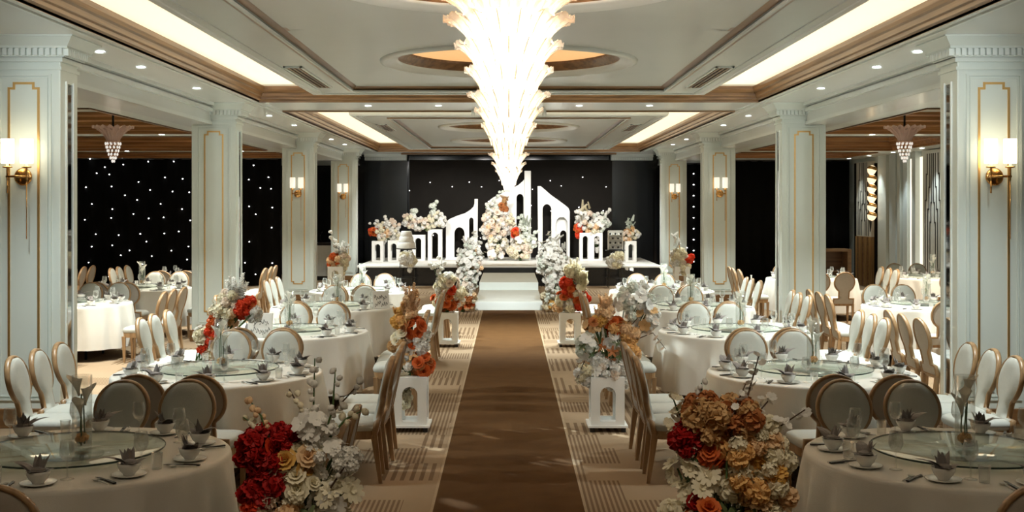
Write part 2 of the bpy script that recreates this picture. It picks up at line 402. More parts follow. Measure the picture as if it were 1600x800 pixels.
# wing ceilings: soffit grid with deep wooden coffers
for s, xo in ((-1, 13.0), (1, 9.7)):
    cof = [(3.2, 8.4), (9.3, 14.6), (15.7, 21.0), (22.0, 27.4), (28.4, 31.4)]
    xin, xout = 5.55, (11.6 if s < 0 else 8.9)
    m = MB()
    a, b = sorted((s*5.25, s*xin)); m.box(a, b, YB, YF, ZW, 4.3)
    a, b = sorted((s*xout, s*xo)); m.box(a, b, YB, YF, ZW, 4.3)
    ys = [YB]+[v for c in cof for v in c]+[YF]
    a, b = sorted((s*xin, s*xout))
    for i in range(0, len(ys), 2): m.box(a, b, ys[i], ys[i+1], ZW, 4.3)
    m.build('wing_soffit', M_CEIL, ceil)
    for (y0, y1) in cof:
        pr = [(0,ZW-.02),(.03,ZW-.02),(.03,ZW+.03),(.07,ZW+.04),(.08,ZW+.10),(.13,ZW+.12),(.14,ZW+.18),(.20,ZW+.21),(.21,ZW+.27),(.27,ZW+.30),(.28,ZW+.36)]
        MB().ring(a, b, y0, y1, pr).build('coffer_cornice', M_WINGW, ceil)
        MB().box(a, b, y0, y1, ZW+.35, ZW+.42).build('coffer_panel', M_CEIL, ceil)

# ---- air vents in the raft borders
for i, (x, y0, y1) in enumerate([(-2.54, 13.9, 16.3), (2.54, 13.9, 16.3), (-2.54, 23.6, 25.6), (2.54, 23.6, 25.6)]):
    side = 'left' if x < 0 else 'right'; bay = 'nearer' if y0 < 20 else 'farther'
    v = thing('air_vent', 'long slotted air vent in the %s half of the %s ceiling raft' % (side, bay), 'air vent', (x, y0, ZS))
    L = y1-y0
    MB().box(-.11, -.085, 0, L, -.02, 0).box(.085, .11, 0, L, -.02, 0).box(-.11, .11, 0, .03, -.02, 0).box(-.11, .11, L-.03, L, -.02, 0).build('frame', M_MOULD, v)
    MB().box(-.085, .085, .03, L-.03, -.004, .0).build('backing', M_DARK, v)
    for k in range(3):
        MB().box(-.055+k*.055-.010, -.055+k*.055+.010, .03, L-.03, -.018, -.006).build('slat', M_WOODY, v)

# ---- recessed downlights
dl_me = MB().lathe([(.075,-.012),(.055,-.016),(.05,-.004)], 20).mesh('trim_ring', M_MOULD)
ln_me = MB().lathe([(.052,-.006),(.001,-.006)], 20).mesh('lens', M_LENS)
def downlight(x, y, z, where, watts, size=1.7, col=(0.92, 1.0, 0.975)):
    t = thing('downlight', 'small round recessed downlight '+where, 'downlight', (x, y, z), 0, 'recessed ceiling downlights')
    link('trim_ring', dl_me, t); link('lens', ln_me, t)
    if watts: spot(x, y, z-.03, watts, size, col=col, name='downlight_beam')
for x, q in ((-2.3, 'far left'), (-1.15, 'mid left'), (1.15, 'mid right'), (2.3, 'far right')):
    downlight(x, 19.35, ZS, 'in the white cross beam, '+q, DOWN)
for s, nm in ((-1, 'left'), (1, 'right')):
    for k, y in enumerate((14.0, 16.5, 21.5, 24.0, 29.0, 31.4)):
        downlight(s*4.35, y, ZS, 'in the %s soffit border, number %s from the front' % (nm, ('one','two','three','four','five','six','seven')[k]), DOWN)
for k, y in enumerate((26.5, 28.5, 30.4, 32.2)):
    downlight(9.25, y, ZW, 'before the right wall panels, %s from the front' % ('first','second','third','fourth')[k], 60, 1.2)
for k, (x, y) in enumerate(((-6.3, 15.2), (-6.3, 21.5), (-9.0, 21.5), (-9.0, 27.9), (-6.3, 27.9))):
    downlight(x, y, ZW, 'over the left wing tables, %s' % ('nearest','middle row near the pillars','middle row far left','back row far left','back row near the pillars')[k], DOWN*.8, 1.9, (1, .90, .74))
for k, (x, y) in enumerate(((6.6, 15.2), (6.6, 21.5), (8.4, 21.5), (6.6, 27.9))):
    downlight(x, y, ZW, 'over the right wing tables, %s' % ('nearest','middle row near the pillars','middle row by the wall','back row')[k], DOWN*.8, 1.9, (1, .90, .74))
for k, x in enumerate((-3.0, -1.0, 1.0, 3.0)):
    downlight(x, 33.9+1.3, ZS, 'above the stage front, %s from left' % ('first','second','third','fourth')[k], 0)
    spot(x*.9, 30.0, ZS-.05, 390, .9, .6, (1, .97, .93), .1, (0, 5.3, -2.5), 'stage_beam')

for k, x in enumerate((-3.2, -1.6, 0, 1.6, 3.2)):
    downlight(x, 3.0, ZS, 'added unseen over the entrance end, %s from left' % ('first','second','third','fourth','fifth')[k], ENTR_FILL, 2.5, (1.0, .80, .56))  # unseen lamps added for a dim, warm foreground
# fill spots added on the cross beam to brighten steps and floral pillars
for x, q in ((-.6, 'left'), (.6, 'right')):
    ac = thing('step_fill_spot', 'added white fill spotlight on the cross beam aimed at the steps, %s' % q, 'spotlight', (x, 19.95, ZS))
    MB().tube([(0,0,0),(0,0,-.05)], .012, 8).build('bracket', M_MOULD, ac)
    MB().lathe([(.001,.06),(.03,.06),(.034,-.05),(.028,-.05),(.001,-.03)], 14).build('head', M_MOULD, ac, (0,.02,-.07), (.95,0,0))
    spot(x, 20.05, ZS-.1, 420, .7, .8, (.96, 1, .98), .06, (x*.3, 5.0, -2.7), 'step_fill_beam')
for s, nm in ((-1, 'left'), (1, 'right')):
    downlight(s*4.1, 9.3, ZS, 'added unseen in the %s soffit border before the first pillar' % nm, 0)  # out-of-view downlight added to brighten the second tables
    spot(s*4.1, 9.3, ZS-.03, DOWN*.62, 1.7, .8, name='downlight_beam', aim=(-s*.25, .35, -1))
    downlight(s*4.35, 12.6, ZS, 'in the %s soffit border just past the first pillar' % nm, 0)
    spot(s*4.35, 12.6, ZS-.03, DOWN*.7, 1.7, .8, name='downlight_beam', aim=(-s*.5, .1, -1))
# unseen forward facing track spots, added as front fill for pillars and flowers
tr = thing('fill_track', 'added unseen ceiling track of ten fill spots above the entrance end', 'fill light track', (0, 3.4, ZS))
MB().box(-4.0, 4.0, -.02, .02, -.03, 0).build('rail', M_MOULD, tr)
for k, x in enumerate((-3.9, -2.4, -.9, .9, 2.4, 3.9)):
    hd = MB().lathe([(.001,.10),(.05,.10),(.055,-.08),(.048,-.08),(.045,-.05),(.001,-.05)], 16).build('fill_head', M_MOULD, tr, (x, 0, -.14), (.95, 0, 0))
    aim = Vector(((-1 if x < 0 else 1)*4.7-x, (11.5, 18.9, 26.5)[(2, 1, 0, 0, 1, 2)[k]]-3.4, 2.75-3.6))
    spot(x, 3.47, 3.60, (TRACK_FILL*.55, TRACK_FILL*1.3, TRACK_FILL*2.2)[(2, 1, 0, 0, 1, 2)[k]], (.50, .34, .26)[(2, 1, 0, 0, 1, 2)[k]], .9, (.94, 1.0, .97), .08, aim, 'fill_beam')

for x, q in ((-1.5, 0), (1.5, 1)):
    MB().lathe([(.001,.10),(.05,.10),(.055,-.08),(.048,-.08),(.045,-.05),(.001,-.05)], 16).build('fill_head', M_MOULD, tr, (x, 0, -.14), (.95, 0, 0))
    spot(x, 3.47, 3.60, 110, .16, .9, (1, .97, .9), .06, (math.copysign(.97, x)-x, 11.45-3.47, .95-3.6), 'fill_beam')
for x in (-.75, .75):
    MB().lathe([(.001,.10),(.05,.10),(.055,-.08),(.048,-.08),(.045,-.05),(.001,-.05)], 16).build('fill_head', M_MOULD, tr, (x, 0, -.14), (.5, 0, 0))
    spot(x, 3.47, 3.60, 26, .30, .9, (1, .86, .66), .06, (math.copysign(.97, x)-x, 5.1-3.47, 1.0-3.6), 'fill_beam')
def streaks(loc, aim, watts, size, sc, thr):  # added masked spots standing in for daylight streaks on floor and linen
    o = spot(*loc, watts, size, .3, (.88, 1, .97), .01, Vector(aim)-Vector(loc), 'streak_beam')
    l = o.data; l.use_nodes = True; nt = l.node_tree; N = nt.nodes.new; L = nt.links.new
    em = nt.nodes['Emission']; tc = N('ShaderNodeTexCoord'); mp = N('ShaderNodeMapping'); mp.inputs['Scale'].default_value = sc
    nz = N('ShaderNodeTexNoise'); nz.inputs['Scale'].default_value = 1.0; nz.inputs['Detail'].default_value = 2
    cr = N('ShaderNodeValToRGB'); cr.color_ramp.elements[0].position = thr; cr.color_ramp.elements[1].position = thr+.09
    L(tc.outputs['Normal'], mp.inputs[0]); L(mp.outputs[0], nz.inputs['Vector']); L(nz.outputs[0], cr.inputs[0]); L(cr.outputs[0], em.inputs['Strength'])
streaks((4.3, 14.3, 3.7), (.1, 10.2, 0), 1700, .34, (8, 55, 8), .60)
streaks((-4.3, 16.3, 3.7), (1.8, 12.4, .6), 900, .20, (30, 30, 30), .52)

# ================================================================== PILLARS
def pillar(x, yf, label, sconce):
    s = -1 if x < 0 else 1
    W, D = .71, .46
    t = thing('pillar', label, 'pillar', (x, yf, 0), 0, 'white pillars along the aisle')
    MB().box(-W/2, W/2, 0, D, .14, 3.58).build('shaft', M_PILL, t, bevel=.012)
    MB().box(-W/2-.025, W/2+.025, -.025, D+.025, 0, .19).build('plinth', M_PLINTH, t, bevel=.008)
    # cornice, stepped outwards
    m = MB()
    for (e, z0, z1) in ((.015,3.48,3.51),(.03,3.555,3.60),(.05,3.60,3.615),(.105,3.68,3.705)):
        m.box(-W/2-e, W/2+e, -e, D+e, z0, z1)
    m.box(-W/2-.055, W/2+.055, -.055, D+.055, 3.60, 3.69)
    m.frust((0, D/2, 3.70), (W/2+.105, D/2+.105), (0, D/2, 3.79), (W/2+.17, D/2+.17))
    m.box(-W/2-.18, W/2+.18, -.18, D+.18, 3.785, 3.81)
    m.build('cornice', M_PILL, t)
    dm = MB(); n = 14
    for k in range(n):
        xx = -W/2-.06+(W+.12)*(k+.5)/n; dm.box(xx-.018, xx+.018, -.095, -.05, 3.612, 3.685)
    n = 10
    for k in range(n):
        yy = -.06+(D+.12)*(k+.5)/n
        dm.box(-W/2-.095, -W/2-.05, yy-.018, yy+.018, 3.612, 3.685); dm.box(W/2+.05, W/2+.095, yy-.018, yy+.018, 3.612, 3.685)
    dm.build('dentil_course', M_MOULD, t)
    # raised panel mouldings on the front
    def frame(hw, z0, z1, wd, dep):
        mm = MB()
        mm.box(-hw, -hw+wd, -dep, .005, z0, z1); mm.box(hw-wd, hw, -dep, .005, z0, z1)
        mm.box(-hw+wd, hw-wd, -dep, .005, z0, z0+wd); mm.box(-hw+wd, hw-wd, -dep, .005, z1-wd, z1)
        return mm
    f1 = frame(.27, .27, 3.44, .022, .018); q = frame(.235, .305, 3.405, .012, .012); f1.add(q.v, q.f)
    f1.build('panel_moulding', M_PILL, t)
    # brass inlay with stepped corners
    hw, z0, z1, k1, wd = .155, .42, 3.36, .05, .022
    def outl(e):
        a, b, c = hw-e, z0+e, z1-e
        return [(-a, b+k1), (-a, c-k1), (-a+k1, c-k1), (-a+k1, c), (a-k1, c), (a-k1, c-k1), (a, c-k1), (a, b+k1), (a-k1, b+k1), (a-k1, b), (-a+k1, b), (-a+k1, b+k1)]
    plate('brass_inlay', outl(0), [outl(wd)], .012, M_GOLD, t, (0, -.004, 0))
    # smoked mirror strip on the face towards the aisle
    xi = -s*(W/2+.004)
    a, b = sorted((xi, -s*(W/2-.01)))
    MB().box(a, b, .15, .31, .3, 3.36).build('mirror_strip', M_MIRROR, t)
    a2, b2 = sorted((-s*(W/2+.016), -s*(W/2-.01)))
    MB().box(a2, b2, .125, .15, .28, 3.38).box(a2, b2, .31, .335, .28, 3.38).build('mirror_frame', M_MOULD, t)
    # soft lit corner bead
    return t
PX = 4.71
PY = [11.5, 18.9, 26.45, 33.7]
NTH = ['first', 'second', 'third', 'fourth']
pillars = {}
for s, nm in ((-1, 'left'), (1, 'right')):
    for i, y in enumerate(PY):
        pillars[(s, i)] = pillar(s*PX, y, '%s tall white pillar from the front on the %s with brass inlay' % (NTH[i], nm), i != 1)
    # the mains sockets low on the nearest pillars
    c = pillars[(s, 0)]
    so = MB().box(-.06, .06, -.014, .0, -.035, .035).build('socket_plate', M_PLAST, c, (s*.02 if s < 0 else -.06, -.012, .405), bevel=.004)
    mm = MB()
    for q in (-.035, .03):
        for dx in (-.008, .008):
            for dz in (-.008, .01): mm.box(q+dx-.003, q+dx+.003, -.016, -.0135, dz-.004, dz+.004)
    mm.build('socket_holes', M_DARK, so)

def sconce(x, yf, label, lit):
    t = thing('wall_sconce', label, 'wall lamp', (x, yf, 2.44), 0, 'double wall sconces on the pillars')
    MB().lathe([(.085,-.0),(.085,.012),(.07,.018),(.001,.018)], 28).build('back_plate', M_BRASS, t, (0,-.012,0), (PI/2,0,0))
    MB().tube([(0,-.02,0),(0,-.16,0)], .012, 8).tube([(-.105,-.16,0),(.105,-.16,0)], .011, 8).build('arm', M_BRASS, t)
    for k, dx in enumerate((-.092, .092)):
        st = MB().lathe([(.008,-.04),(.010,.0),(.010,.08),(.045,.085),(.045,.095),(.012,.1),(.012,.13)], 14).build('candle_cup', M_BRASS, t, (dx,-.16,0))
        MB().lathe([(.058,.125),(.060,.13),(.060,.36),(.057,.36),(.057,.135)], 24).build('shade', M_SHADE if lit else M_SHADE2, t, (dx,-.16,0))
        if lit:
            MB().lathe([(.0556,.14),(.0556,.355)], 20).build('shade_liner', M_SHADE, t, (dx,-.16,0))
    MB().tube([(.092,-.16,-.04),(.092,-.16,-.60)], .005, 6).build('pull_rod', M_BRASS, t)
    MB().tube([(-.092,-.16,-.04),(-.092,-.16,-.16)], .008, 6).build('finial_rod', M_BRASS, t)
for s, nm in ((-1, 'left'), (1, 'right')):
    for i in (0, 2, 3):
        sconce(s*PX, PY[i], 'brass double sconce with white shades on the %s %s pillar' % (NTH[i], nm), i == 0)

# ================================================================== BACK OF THE HALL
# black star drape in the left wing
star_me = MB().lathe([(.001,-.016),(.016,-.008),(.02,0),(.016,.008),(.001,.016)], 8).mesh('star_light', M_STAR)
def drape(name, label, x0, x1, y, z1, amp, m):
    mb = MB(); n = int((x1-x0)/.06); vs = []; fs = []
    for i in range(n+1):
        xx = x0+(x1-x0)*i/n; yy = amp*math.sin(i*1.1)+amp*.5*math.sin(i*.37)
        vs += [(xx, yy, .02), (xx, yy, z1)]
    for i in range(n): fs.append((i*2, i*2+2, i*2+3, i*2+1))
    mb.add(vs, fs, True)
    t = thing(name, label, 'curtain', (0, y, 0))
    o = mb.build('cloth', m, t)
    sol = o.modifiers.new('thick', 'SOLIDIFY'); sol.thickness = .02
    MB().tube([(x0,0,z1),(x1,0,z1)], .02, 8).build('rail', M_DARK, t)
    return t
t = drape('star_drape', 'black drape full of white star lights behind the left pillars', -12.95, -6.15, 32.0, ZW-.02, .02, M_BLACK)
rnd = random.Random(3)
for i in range(12):
    for j in range(9):
        x = -12.6+i*.58+rnd.uniform(-.2,.2)+(j % 2)*.25; z = .35+j*.37+rnd.uniform(-.13,.13)
        if x < -6.25: link('star_light', star_me, t, (x, -.06, z), (0,0,0)).scale = (.85,.85,.85)
drape('black_drape', 'plain black drape behind the right pillars', 6.1, 9.55, 33.2, ZW-.02, .02, M_BLACK)
t = drape('narrow_star_drape', 'narrow black drape with one column of star lights, right of stage', 4.95, 6.05, 35.6, ZW-.02, .015, M_BLACK)
for k in range(9):
    link('star_light', star_me, t, (5.25+.12*math.sin(k*2.2), -.06, .6+k*.32))
    link('star_light', star_me, t, (5.55, -.06, .5+k*.33))
# stage backdrop
bd = thing('stage_backdrop', 'dark starry backdrop panel at the middle of the stage', 'backdrop', (0, 37.2, 0))
MB().box(-3.13, 3.25, 0, .18, .55, 3.62).build('panel', M_BACKD, bd, bevel=.01)
for k in range(36):
    link('star_light', star_me, bd, (-2.95+(k % 12)*.53+rnd.uniform(-.2,.2), -.02, 1.35+(k//12)*.75+rnd.uniform(-.3,.3))).scale = (.7,.7,.7)
# stage cornice with dentils at both sides of the backdrop
for s in (-1, 1):
    a, b = sorted((s*3.2, s*4.5)); m = MB().box(a, b, 36.95, 37.3, 3.60, 3.80).box(a, b, 36.85, 37.0, 3.70, 3.80)
    for k in range(18):
        xx = a+(b-a)*(k+.5)/18; m.box(xx-.02, xx+.02, 36.90, 36.96, 3.60, 3.68)
    struct(m.build('trim_%d' % (1 if s < 0 else 2), M_MOULD))
# black gloss side screens
for s, nm in ((-1, 'left'), (1, 'right')):
    a, b = sorted((s*3.2, s*4.55))
    tag(MB().box(a, b, 37.32, 37.4, .0, 3.6).build('gloss_screen', M_BLKGL), 'black glossy wall screen at the %s of the stage backdrop' % nm, 'screen')

# ---- stage and steps
st = thing('stage', 'low stage with glossy white top and black skirt', 'stage', (0, 32.1, 0))
MB().box(-4.1, 4.12, .02, 5.05, 0, .50).build('skirt', M_BLKGL, st)
MB().box(-4.12, 4.14, 0, 5.08, .50, .55).build('deck', M_WHITE, st, bevel=.006)
s1 = tag(MB().box(-.70, .70, 0, 3.5, 0, .18).build('stage_step', M_STEPW, None, (0, 24.55, 0), bevel=.012), 'lowest broad white cloth covered step before the stage', 'step', 'steps up to the stage')
s2 = tag(MB().box(-.70, .70, 0, 4.04, 0, .36).build('stage_step', M_STEPW, None, (0, 28.05, 0), bevel=.012), 'upper broad white cloth covered step against the stage', 'step', 'steps up to the stage')

# ---- aisle runner
ar = thing('aisle_carpet', 'long brown carpet runner down the middle aisle', 'carpet', (0, 0, 0))
MB().box(-.535, .535, YB+.1, 24.5, 0.0, .008).build('pile', M_RUN, ar)
for s in (-1, 1):
    a, b = sorted((s*.535, s*.555)); MB().box(a, b, YB+.1, 24.5, 0.0, .0085).build('border', M_EDGE, ar)

# ================================================================== RIGHT WALL PANELS
M_LITW = mat('lit_slot', (1, .95, .85), .6, emit=(1, .86, .64), estr=.55)
M_CREAM = mat('cream_panel', (.62, .60, .52), .4, var=.05)
M_BLUEW = mat('blue_white_panel', (.52, .60, .62), .4, var=.05)
M_LINE = mat('dark_inlay', (.015, .013, .012), .4)
def wallbox(nm, y0, y1, z0, z1, th, m, parent=wall_r): 
    return MB().box(XR-th, XR+.01, y0, y1, z0, z1).build(nm, m, parent)
wallbox('dark_recess', 32.75, 33.15, 0, ZW-.1, .03, M_BLACK)
dp = wallbox('deco_panel', 31.35, 32.7, 1.35, 3.36, .10, M_CREAM)
lp = wallbox('ribbed_wood_panel', 31.35, 32.7, .0, 1.35, .10, M_RIBW)
for k in range(9):
    yy = 31.42+k*.15; MB().box(XR-.13, XR-.1, yy, yy+.08, .02, 1.34).build('rib', M_WOODX if k % 3 == 1 else M_RIBW, lp)
def deco_lines(yc, ztop, drop, parent, xs=XR-.1, sc=1.0):
    for sgn in (-1, 1):
        for j, (y0, steps) in enumerate(((.05, ((1.1, .06), (.45, .06))), (.17, ((.75, .06), (.5, .07), (.5, .0))), (.32, ((.45, .07), (.6, .07), (.8, 0))))):
            z = ztop; yy = y0*sc; m = MB()
            for (dz, dy) in steps:
                m.box(xs-.012, xs+.002, yc+sgn*yy-.012, yc+sgn*yy+.012, z-dz, z)
                z -= dz
                if dy:
                    a, b = sorted((yc+sgn*(yy-.012), yc+sgn*(yy+dy+.012))); m.box(xs-.012, xs+.002, a, b, z-.035, z)
                yy += dy
            m.box(xs-.012, xs+.002, yc+sgn*yy-.012, yc+sgn*yy+.012, drop, z)
            m.build('inlay_line', M_LINE, parent)
deco_lines(32.05, 3.34, 1.37, dp)
wallbox('dark_gap', 31.15, 31.33, 0, 3.3, .03, M_BLACK)
wallbox('pilaster', 29.95, 30.6, 0, ZW, .16, M_PILL)
wallbox('blue_pilaster', 29.4, 29.9, 0, ZW, .10, M_BLUEW)
wallbox('slim_pilaster', 28.95, 29.15, 0, ZW, .14, M_WALL)
wallbox('blue_pilaster', 28.6, 28.9, 0, ZW, .08, M_BLUEW)
wallbox('light_slot', 28.12, 28.5, .2, 3.3, .04, M_LITW)
wallbox('slim_pilaster', 27.85, 28.1, 0, ZW, .14, M_BLUEW)
wallbox('light_slot', 27.45, 27.82, .2, 3.32, .04, M_LITW)
dp2 = wallbox('deco_panel', 25.6, 27.4, 0, 3.44, .12, M_MOULD)
deco_lines(26.75, 3.36, .1, dp2, XR-.12, 1.05)
wallbox('pilaster', 24.6, 25.5, 0, ZW, .16, M_PILL)
# scalloped spiral wall lamp
t = thing('scallop_lamp', 'tall wall lamp of six stacked glowing scallops on the right wall', 'wall lamp', (XR-.18, 30.9, 0))
M_SCAL = mat('scallop_glow', (1, .85, .6), .5, emit=(1, .78, .5), estr=.55)
for k in range(6):
    z = 1.78+k*.24
    MB().lathe([(.02,0),(.09,.05),(.12,.14),(.10,.22),(.03,.25)], 14).build('scallop', M_SCAL, t, (-.08, 0, z), (0,.25,0))
    MB().lathe([(.125,.14),(.13,.16),(.105,.225),(.11,.2)], 14).build('scallop_rim', M_BRASS, t, (-.08, 0, z), (0,.25,0))
MB().tube([(-.08,0,1.5),(-.08,0,1.8)], [.01,.04], 8).build('tail', M_DARK, t)
# wooden counter behind second right pillar
t = thing('wood_counter', 'wooden open counter in the dark corner behind the second right pillar', 'counter', (8.7, 31.2, 0))
MB().box(-.8, .25, -.3, .35, .98, 1.04).build('top', M_WOODX, t)
MB().box(.15, .25, -.28, .33, 0, .98).build('side_panel', M_WOODX, t); MB().box(-.8, -.7, -.28, .33, 0, .98).build('side_panel', M_WOODX, t)
MB().box(-.7, .15, .27, .31, 0, .98).build('rear_panel', M_PLINTH, t); MB().box(-.7, .15, -.25, .27, .45, .48).build('shelf', M_PLINTH, t)

# lectern near the fourth left pillar
t = thing('lectern', 'white faced lectern with dark sides beside the fourth left pillar', 'lectern', (-5.25, 34.6, 0))
MB().box(-.42, .42, 0, .04, .12, 1.02).build('front_panel', M_WHITE, t, bevel=.005)
MB().box(-.45, .45, .04, .42, 0, 1.03).build('body', M_DARK, t)
MB().box(-.5, .5, -.03, .46, 1.06, 1.10).build('reading_top', M_DARK, t, bevel=.005)
MB().tube([(-.25,.1,1.1),(-.27,.05,1.3),(-.2,.0,1.42)], .01, 6).build('microphone', M_DARK, t)

# ================================================================== CHAIR
def keyhole(z):
    """half width of the chair back at height z"""
    zc, r = .775, .195
    if z <= .49: return .195
    dz = z-zc
    wc = math.sqrt(max(0, r*r-dz*dz))
    if z < zc: 
        neck = .105+.02*max(0, (z-.60)/.1)
        return max(neck, wc)
    return wc
def back_rows():
    zs = [.36, .40, .44, .489, .491, .53, .57, .60, .615, .63, .65, .68, .71, .745, .78, .815, .85, .88, .905, .93, .945, .957, .965, .9695]
    return zs
def by(x, z): return -.20-.22*(z-.42)+.35*x*x*0.6
def make_chair():
    t = thing('banquet_chair', 'x', 'chair', (0,0,0))
    zs = back_rows()
    right = [(keyhole(z), z) for z in zs]
    outer = [(-a, z) for a, z in right[::-1]]
    outl = right+[(0, .97)]+outer            # up the right side and down the left
    n = len(outl)
    # inward offset for the inner edge of the frame
    def inset(d):
        res = []
        for i in range(n):
            p, q, r_ = Vector(outl[i-1]), Vector(outl[i]), Vector(outl[(i+1) % n])
            e1, e2 = (q-p), (r_-q)
            if e1.length < 1e-6: e1 = e2
            if e2.length < 1e-6: e2 = e1
            n1 = Vector((-e1.y, e1.x)).normalized(); n2 = Vector((-e2.y, e2.x)).normalized()
            nn = (n1+n2); 
            if nn.length < .2: nn = n1
            nn.normalize(); k = min(1.6, 1/max(.35, nn.dot(n1)))
            res.append(tuple(q+nn*d*k))
        return res
    inn = inset(.023); mid = inset(.008)
    fr = MB(); vs = []
    F_, B_ = .020, -.026
    loops = [(outl, F_-.012), (mid, F_), (inn, F_-.006), (inn, B_+.006), (mid, B_), (outl, B_+.012)]
    for lp_, off in loops:
        vs += [(x, by(x, z)+off, z) for x, z in lp_]
    fs = []
    for a in range(6):
        b = (a+1) % 6
        for i in range(n):
            j = (i+1) % n; fs.append((a*n+i, b*n+i, b*n+j, a*n+j))
    fr.add(vs, fs, True)
    fr.build('back_frame', M_CWOOD, t)
    for nm, sg, m, bul in (('front_pad', 1, M_FAB, .030), ('rear_pad', -1, M_FABB, .008)):
        pd = MB(); vs = []; fs = []; K = 8
        for z in zs:
            wv = max(.004, keyhole(z)-.021)
            zz = min(z, .950) if z > .9 else max(z, .375)
            for k in range(K+1):
                u = -1+2*k/K; x = u*wv
                e = (1-u**4)*(min(1, (.975-z)/.06))*(min(1, (z-.35)/.04))
                vs.append((x, by(x, z)+sg*(.012+bul*e), zz))
        for i in range(len(zs)-1):
            for k in range(K):
                q = (i*(K+1)+k, i*(K+1)+k+1, (i+1)*(K+1)+k+1, (i+1)*(K+1)+k)
                fs.append(q if sg < 0 else q[::-1])
        pd.add(vs, fs, True); pd.build(nm, m, t)
    # seat: front is +y
    st = MB(); vs = []; fs = []
    def sup(e, yb, yf, wb, wf, z):
        row = []
        for k in range(24):
            a = 2*PI*k/24; c, s_ = math.cos(a), math.sin(a)
            u = math.copysign(abs(c)**.35, c); v = math.copysign(abs(s_)**.35, s_)
            y = (yb+yf)/2+v*((yf-yb)/2-e); wv = wb+(wf-wb)*(y-yb)/(yf-yb)
            row.append((u*(wv-e), y, z))
        return row
    prof = [(.012, .405), (.0, .42), (-.004, .445), (.004, .468), (.03, .482), (.08, .492)]
    for e, z in prof: vs += sup(e, -.21, .22, .20, .225, z)
    for i in range(len(prof)-1):
        for k in range(24): fs.append((i*24+k, i*24+(k+1) % 24, (i+1)*24+(k+1) % 24, (i+1)*24+k))
    fs.append(tuple(5*24+k for k in range(24)))
    st.add(vs, fs, True).build('seat_cushion', M_FAB, t)
    MB().add(sup(.012, -.21, .22, .20, .225, .345)+sup(.006, -.21, .22, .20, .225, .41), [(k, (k+1) % 24, 24+(k+1) % 24, 24+k) for k in range(24)]+[tuple(reversed(range(24)))]).build('seat_frame', M_CWOOD, t)
    for sx in (-1, 1):
        MB().frust((sx*.185, .185, 0), (.013, .013), (sx*.195, .19, .36), (.023, .023)).build('leg', M_CWOOD, t)
        MB().frust((sx*.165, -.235, 0), (.013, .014), (sx*.175, -.185, .38), (.02, .026)).build('leg', M_CWOOD, t)
    return t
CH = make_chair(); first_chair = [True]
def vis(x, y, z, mx=70, my=60):
    if y < 2.5: return False
    px = VX+x*F/y; py = VY+(H-z)*F/y
    return -mx < px < 1600+mx and -my < py < 800+my
def place_chair(x, y, rz, label, group):
    if not (vis(x, y, .85) or vis(x, y, .45)): return None
    c = CH if first_chair[0] else copy_tree(CH)
    first_chair[0] = False
    c.location = (x, y, 0); c.rotation_euler = (0, 0, rz)
    return tag(c, label, 'chair', group)

# ================================================================== TABLE PIECES
R_T = .85
def cloth_mesh(seed):
    rr = random.Random(seed)
    ph = [rr.uniform(0, 2*PI) for _ in range(5)]
    def rad(a, z):
        k = max(0, min(1, (.75-z)/.34))**.9
        f = .030*math.sin(15*a+ph[0])+.020*math.sin(23*a+ph[1])+.018*math.sin(9*a+ph[2])+.014*math.sin(5*a+ph[3])
        return 1+k*(.022+f*1.05) if z < .74 else 1
    prof = [(.001,.772),(.4,.772),(.7,.772),(.83,.772),(.848,.770),(.858,.762),(.862,.748),(.862,.72),(.865,.65),(.868,.55),(.872,.42),(.876,.30),(.88,.19),(.88,.165)]
    return MB().lathe(prof, 150, rad=rad).mesh('tablecloth', M_CLOTH)
CLOTHS = [cloth_mesh(i) for i in range(4)]
ttop_me = MB().lathe([(.001,.735),(.845,.735),(.85,.745),(.85,.76),(.845,.768),(.001,.768)], 48).mesh('tabletop', M_PLINTH)
tleg_me = MB().tube([(0,0,0),(0,0,.74)], .018, 8).mesh('leg', M_DARK)
gl_me = MB().lathe([(.001,.003),(.49,.003),(.497,.006),(.497,.012),(.49,.015),(.001,.015)], 64).mesh('glass_disc', M_TABGL)
grim_me = MB().lathe([(.4985,.004),(.501,.006),(.501,.012),(.4985,.014)], 64).mesh('glass_edge', M_GEDGE)
gbase_me = MB().lathe([(.001,.0),(.17,.0),(.17,.012),(.12,.025),(.001,.028)], 32).mesh('swivel_base', M_STEEL)
plate_me = MB().lathe([(.001,.004),(.05,.004),(.055,.0),(.06,.004),(.088,.012),(.09,.015),(.086,.016),(.058,.009),(.001,.008)], 28).mesh('side_plate', M_CHINA)
bowl_me = MB().lathe([(.001,.0),(.028,.0),(.03,.006),(.045,.022),(.056,.045),(.060,.062),(.057,.062),(.052,.045),(.040,.024),(.001,.012)], 28).mesh('rice_bowl', M_CHINA)
wg_me = MB().lathe([(.001,.0),(.034,.001),(.034,.003),(.008,.008),(.0045,.014),(.004,.085),(.007,.092),(.026,.105),(.037,.13),(.038,.15),(.033,.19),(.031,.20),(.0295,.20),(.031,.19),(.0358,.15),(.035,.131),(.024,.109),(.001,.099)], 22).mesh('wine_glass', M_GLASS)
tum_me = MB().lathe([(.001,.0),(.026,.0),(.030,.08),(.031,.085),(.029,.085),(.024,.008),(.001,.008)], 20).mesh('tumbler', M_GLASS)
kn = MB().box(-.008,.008,-.10,-.01,.003,.011); kn.add([(-.008,-.01,.005),(.008,-.01,.005),(.010,.08,.005),(-.006,.10,.005),(-.008,-.01,.009),(.008,-.01,.009),(.010,.08,.007),(-.006,.10,.007)], [(0,3,2,1),(4,5,6,7),(0,1,5,4),(1,2,6,5),(2,3,7,6),(3,0,4,7)])
knife_me = kn.mesh('knife', M_DARK)
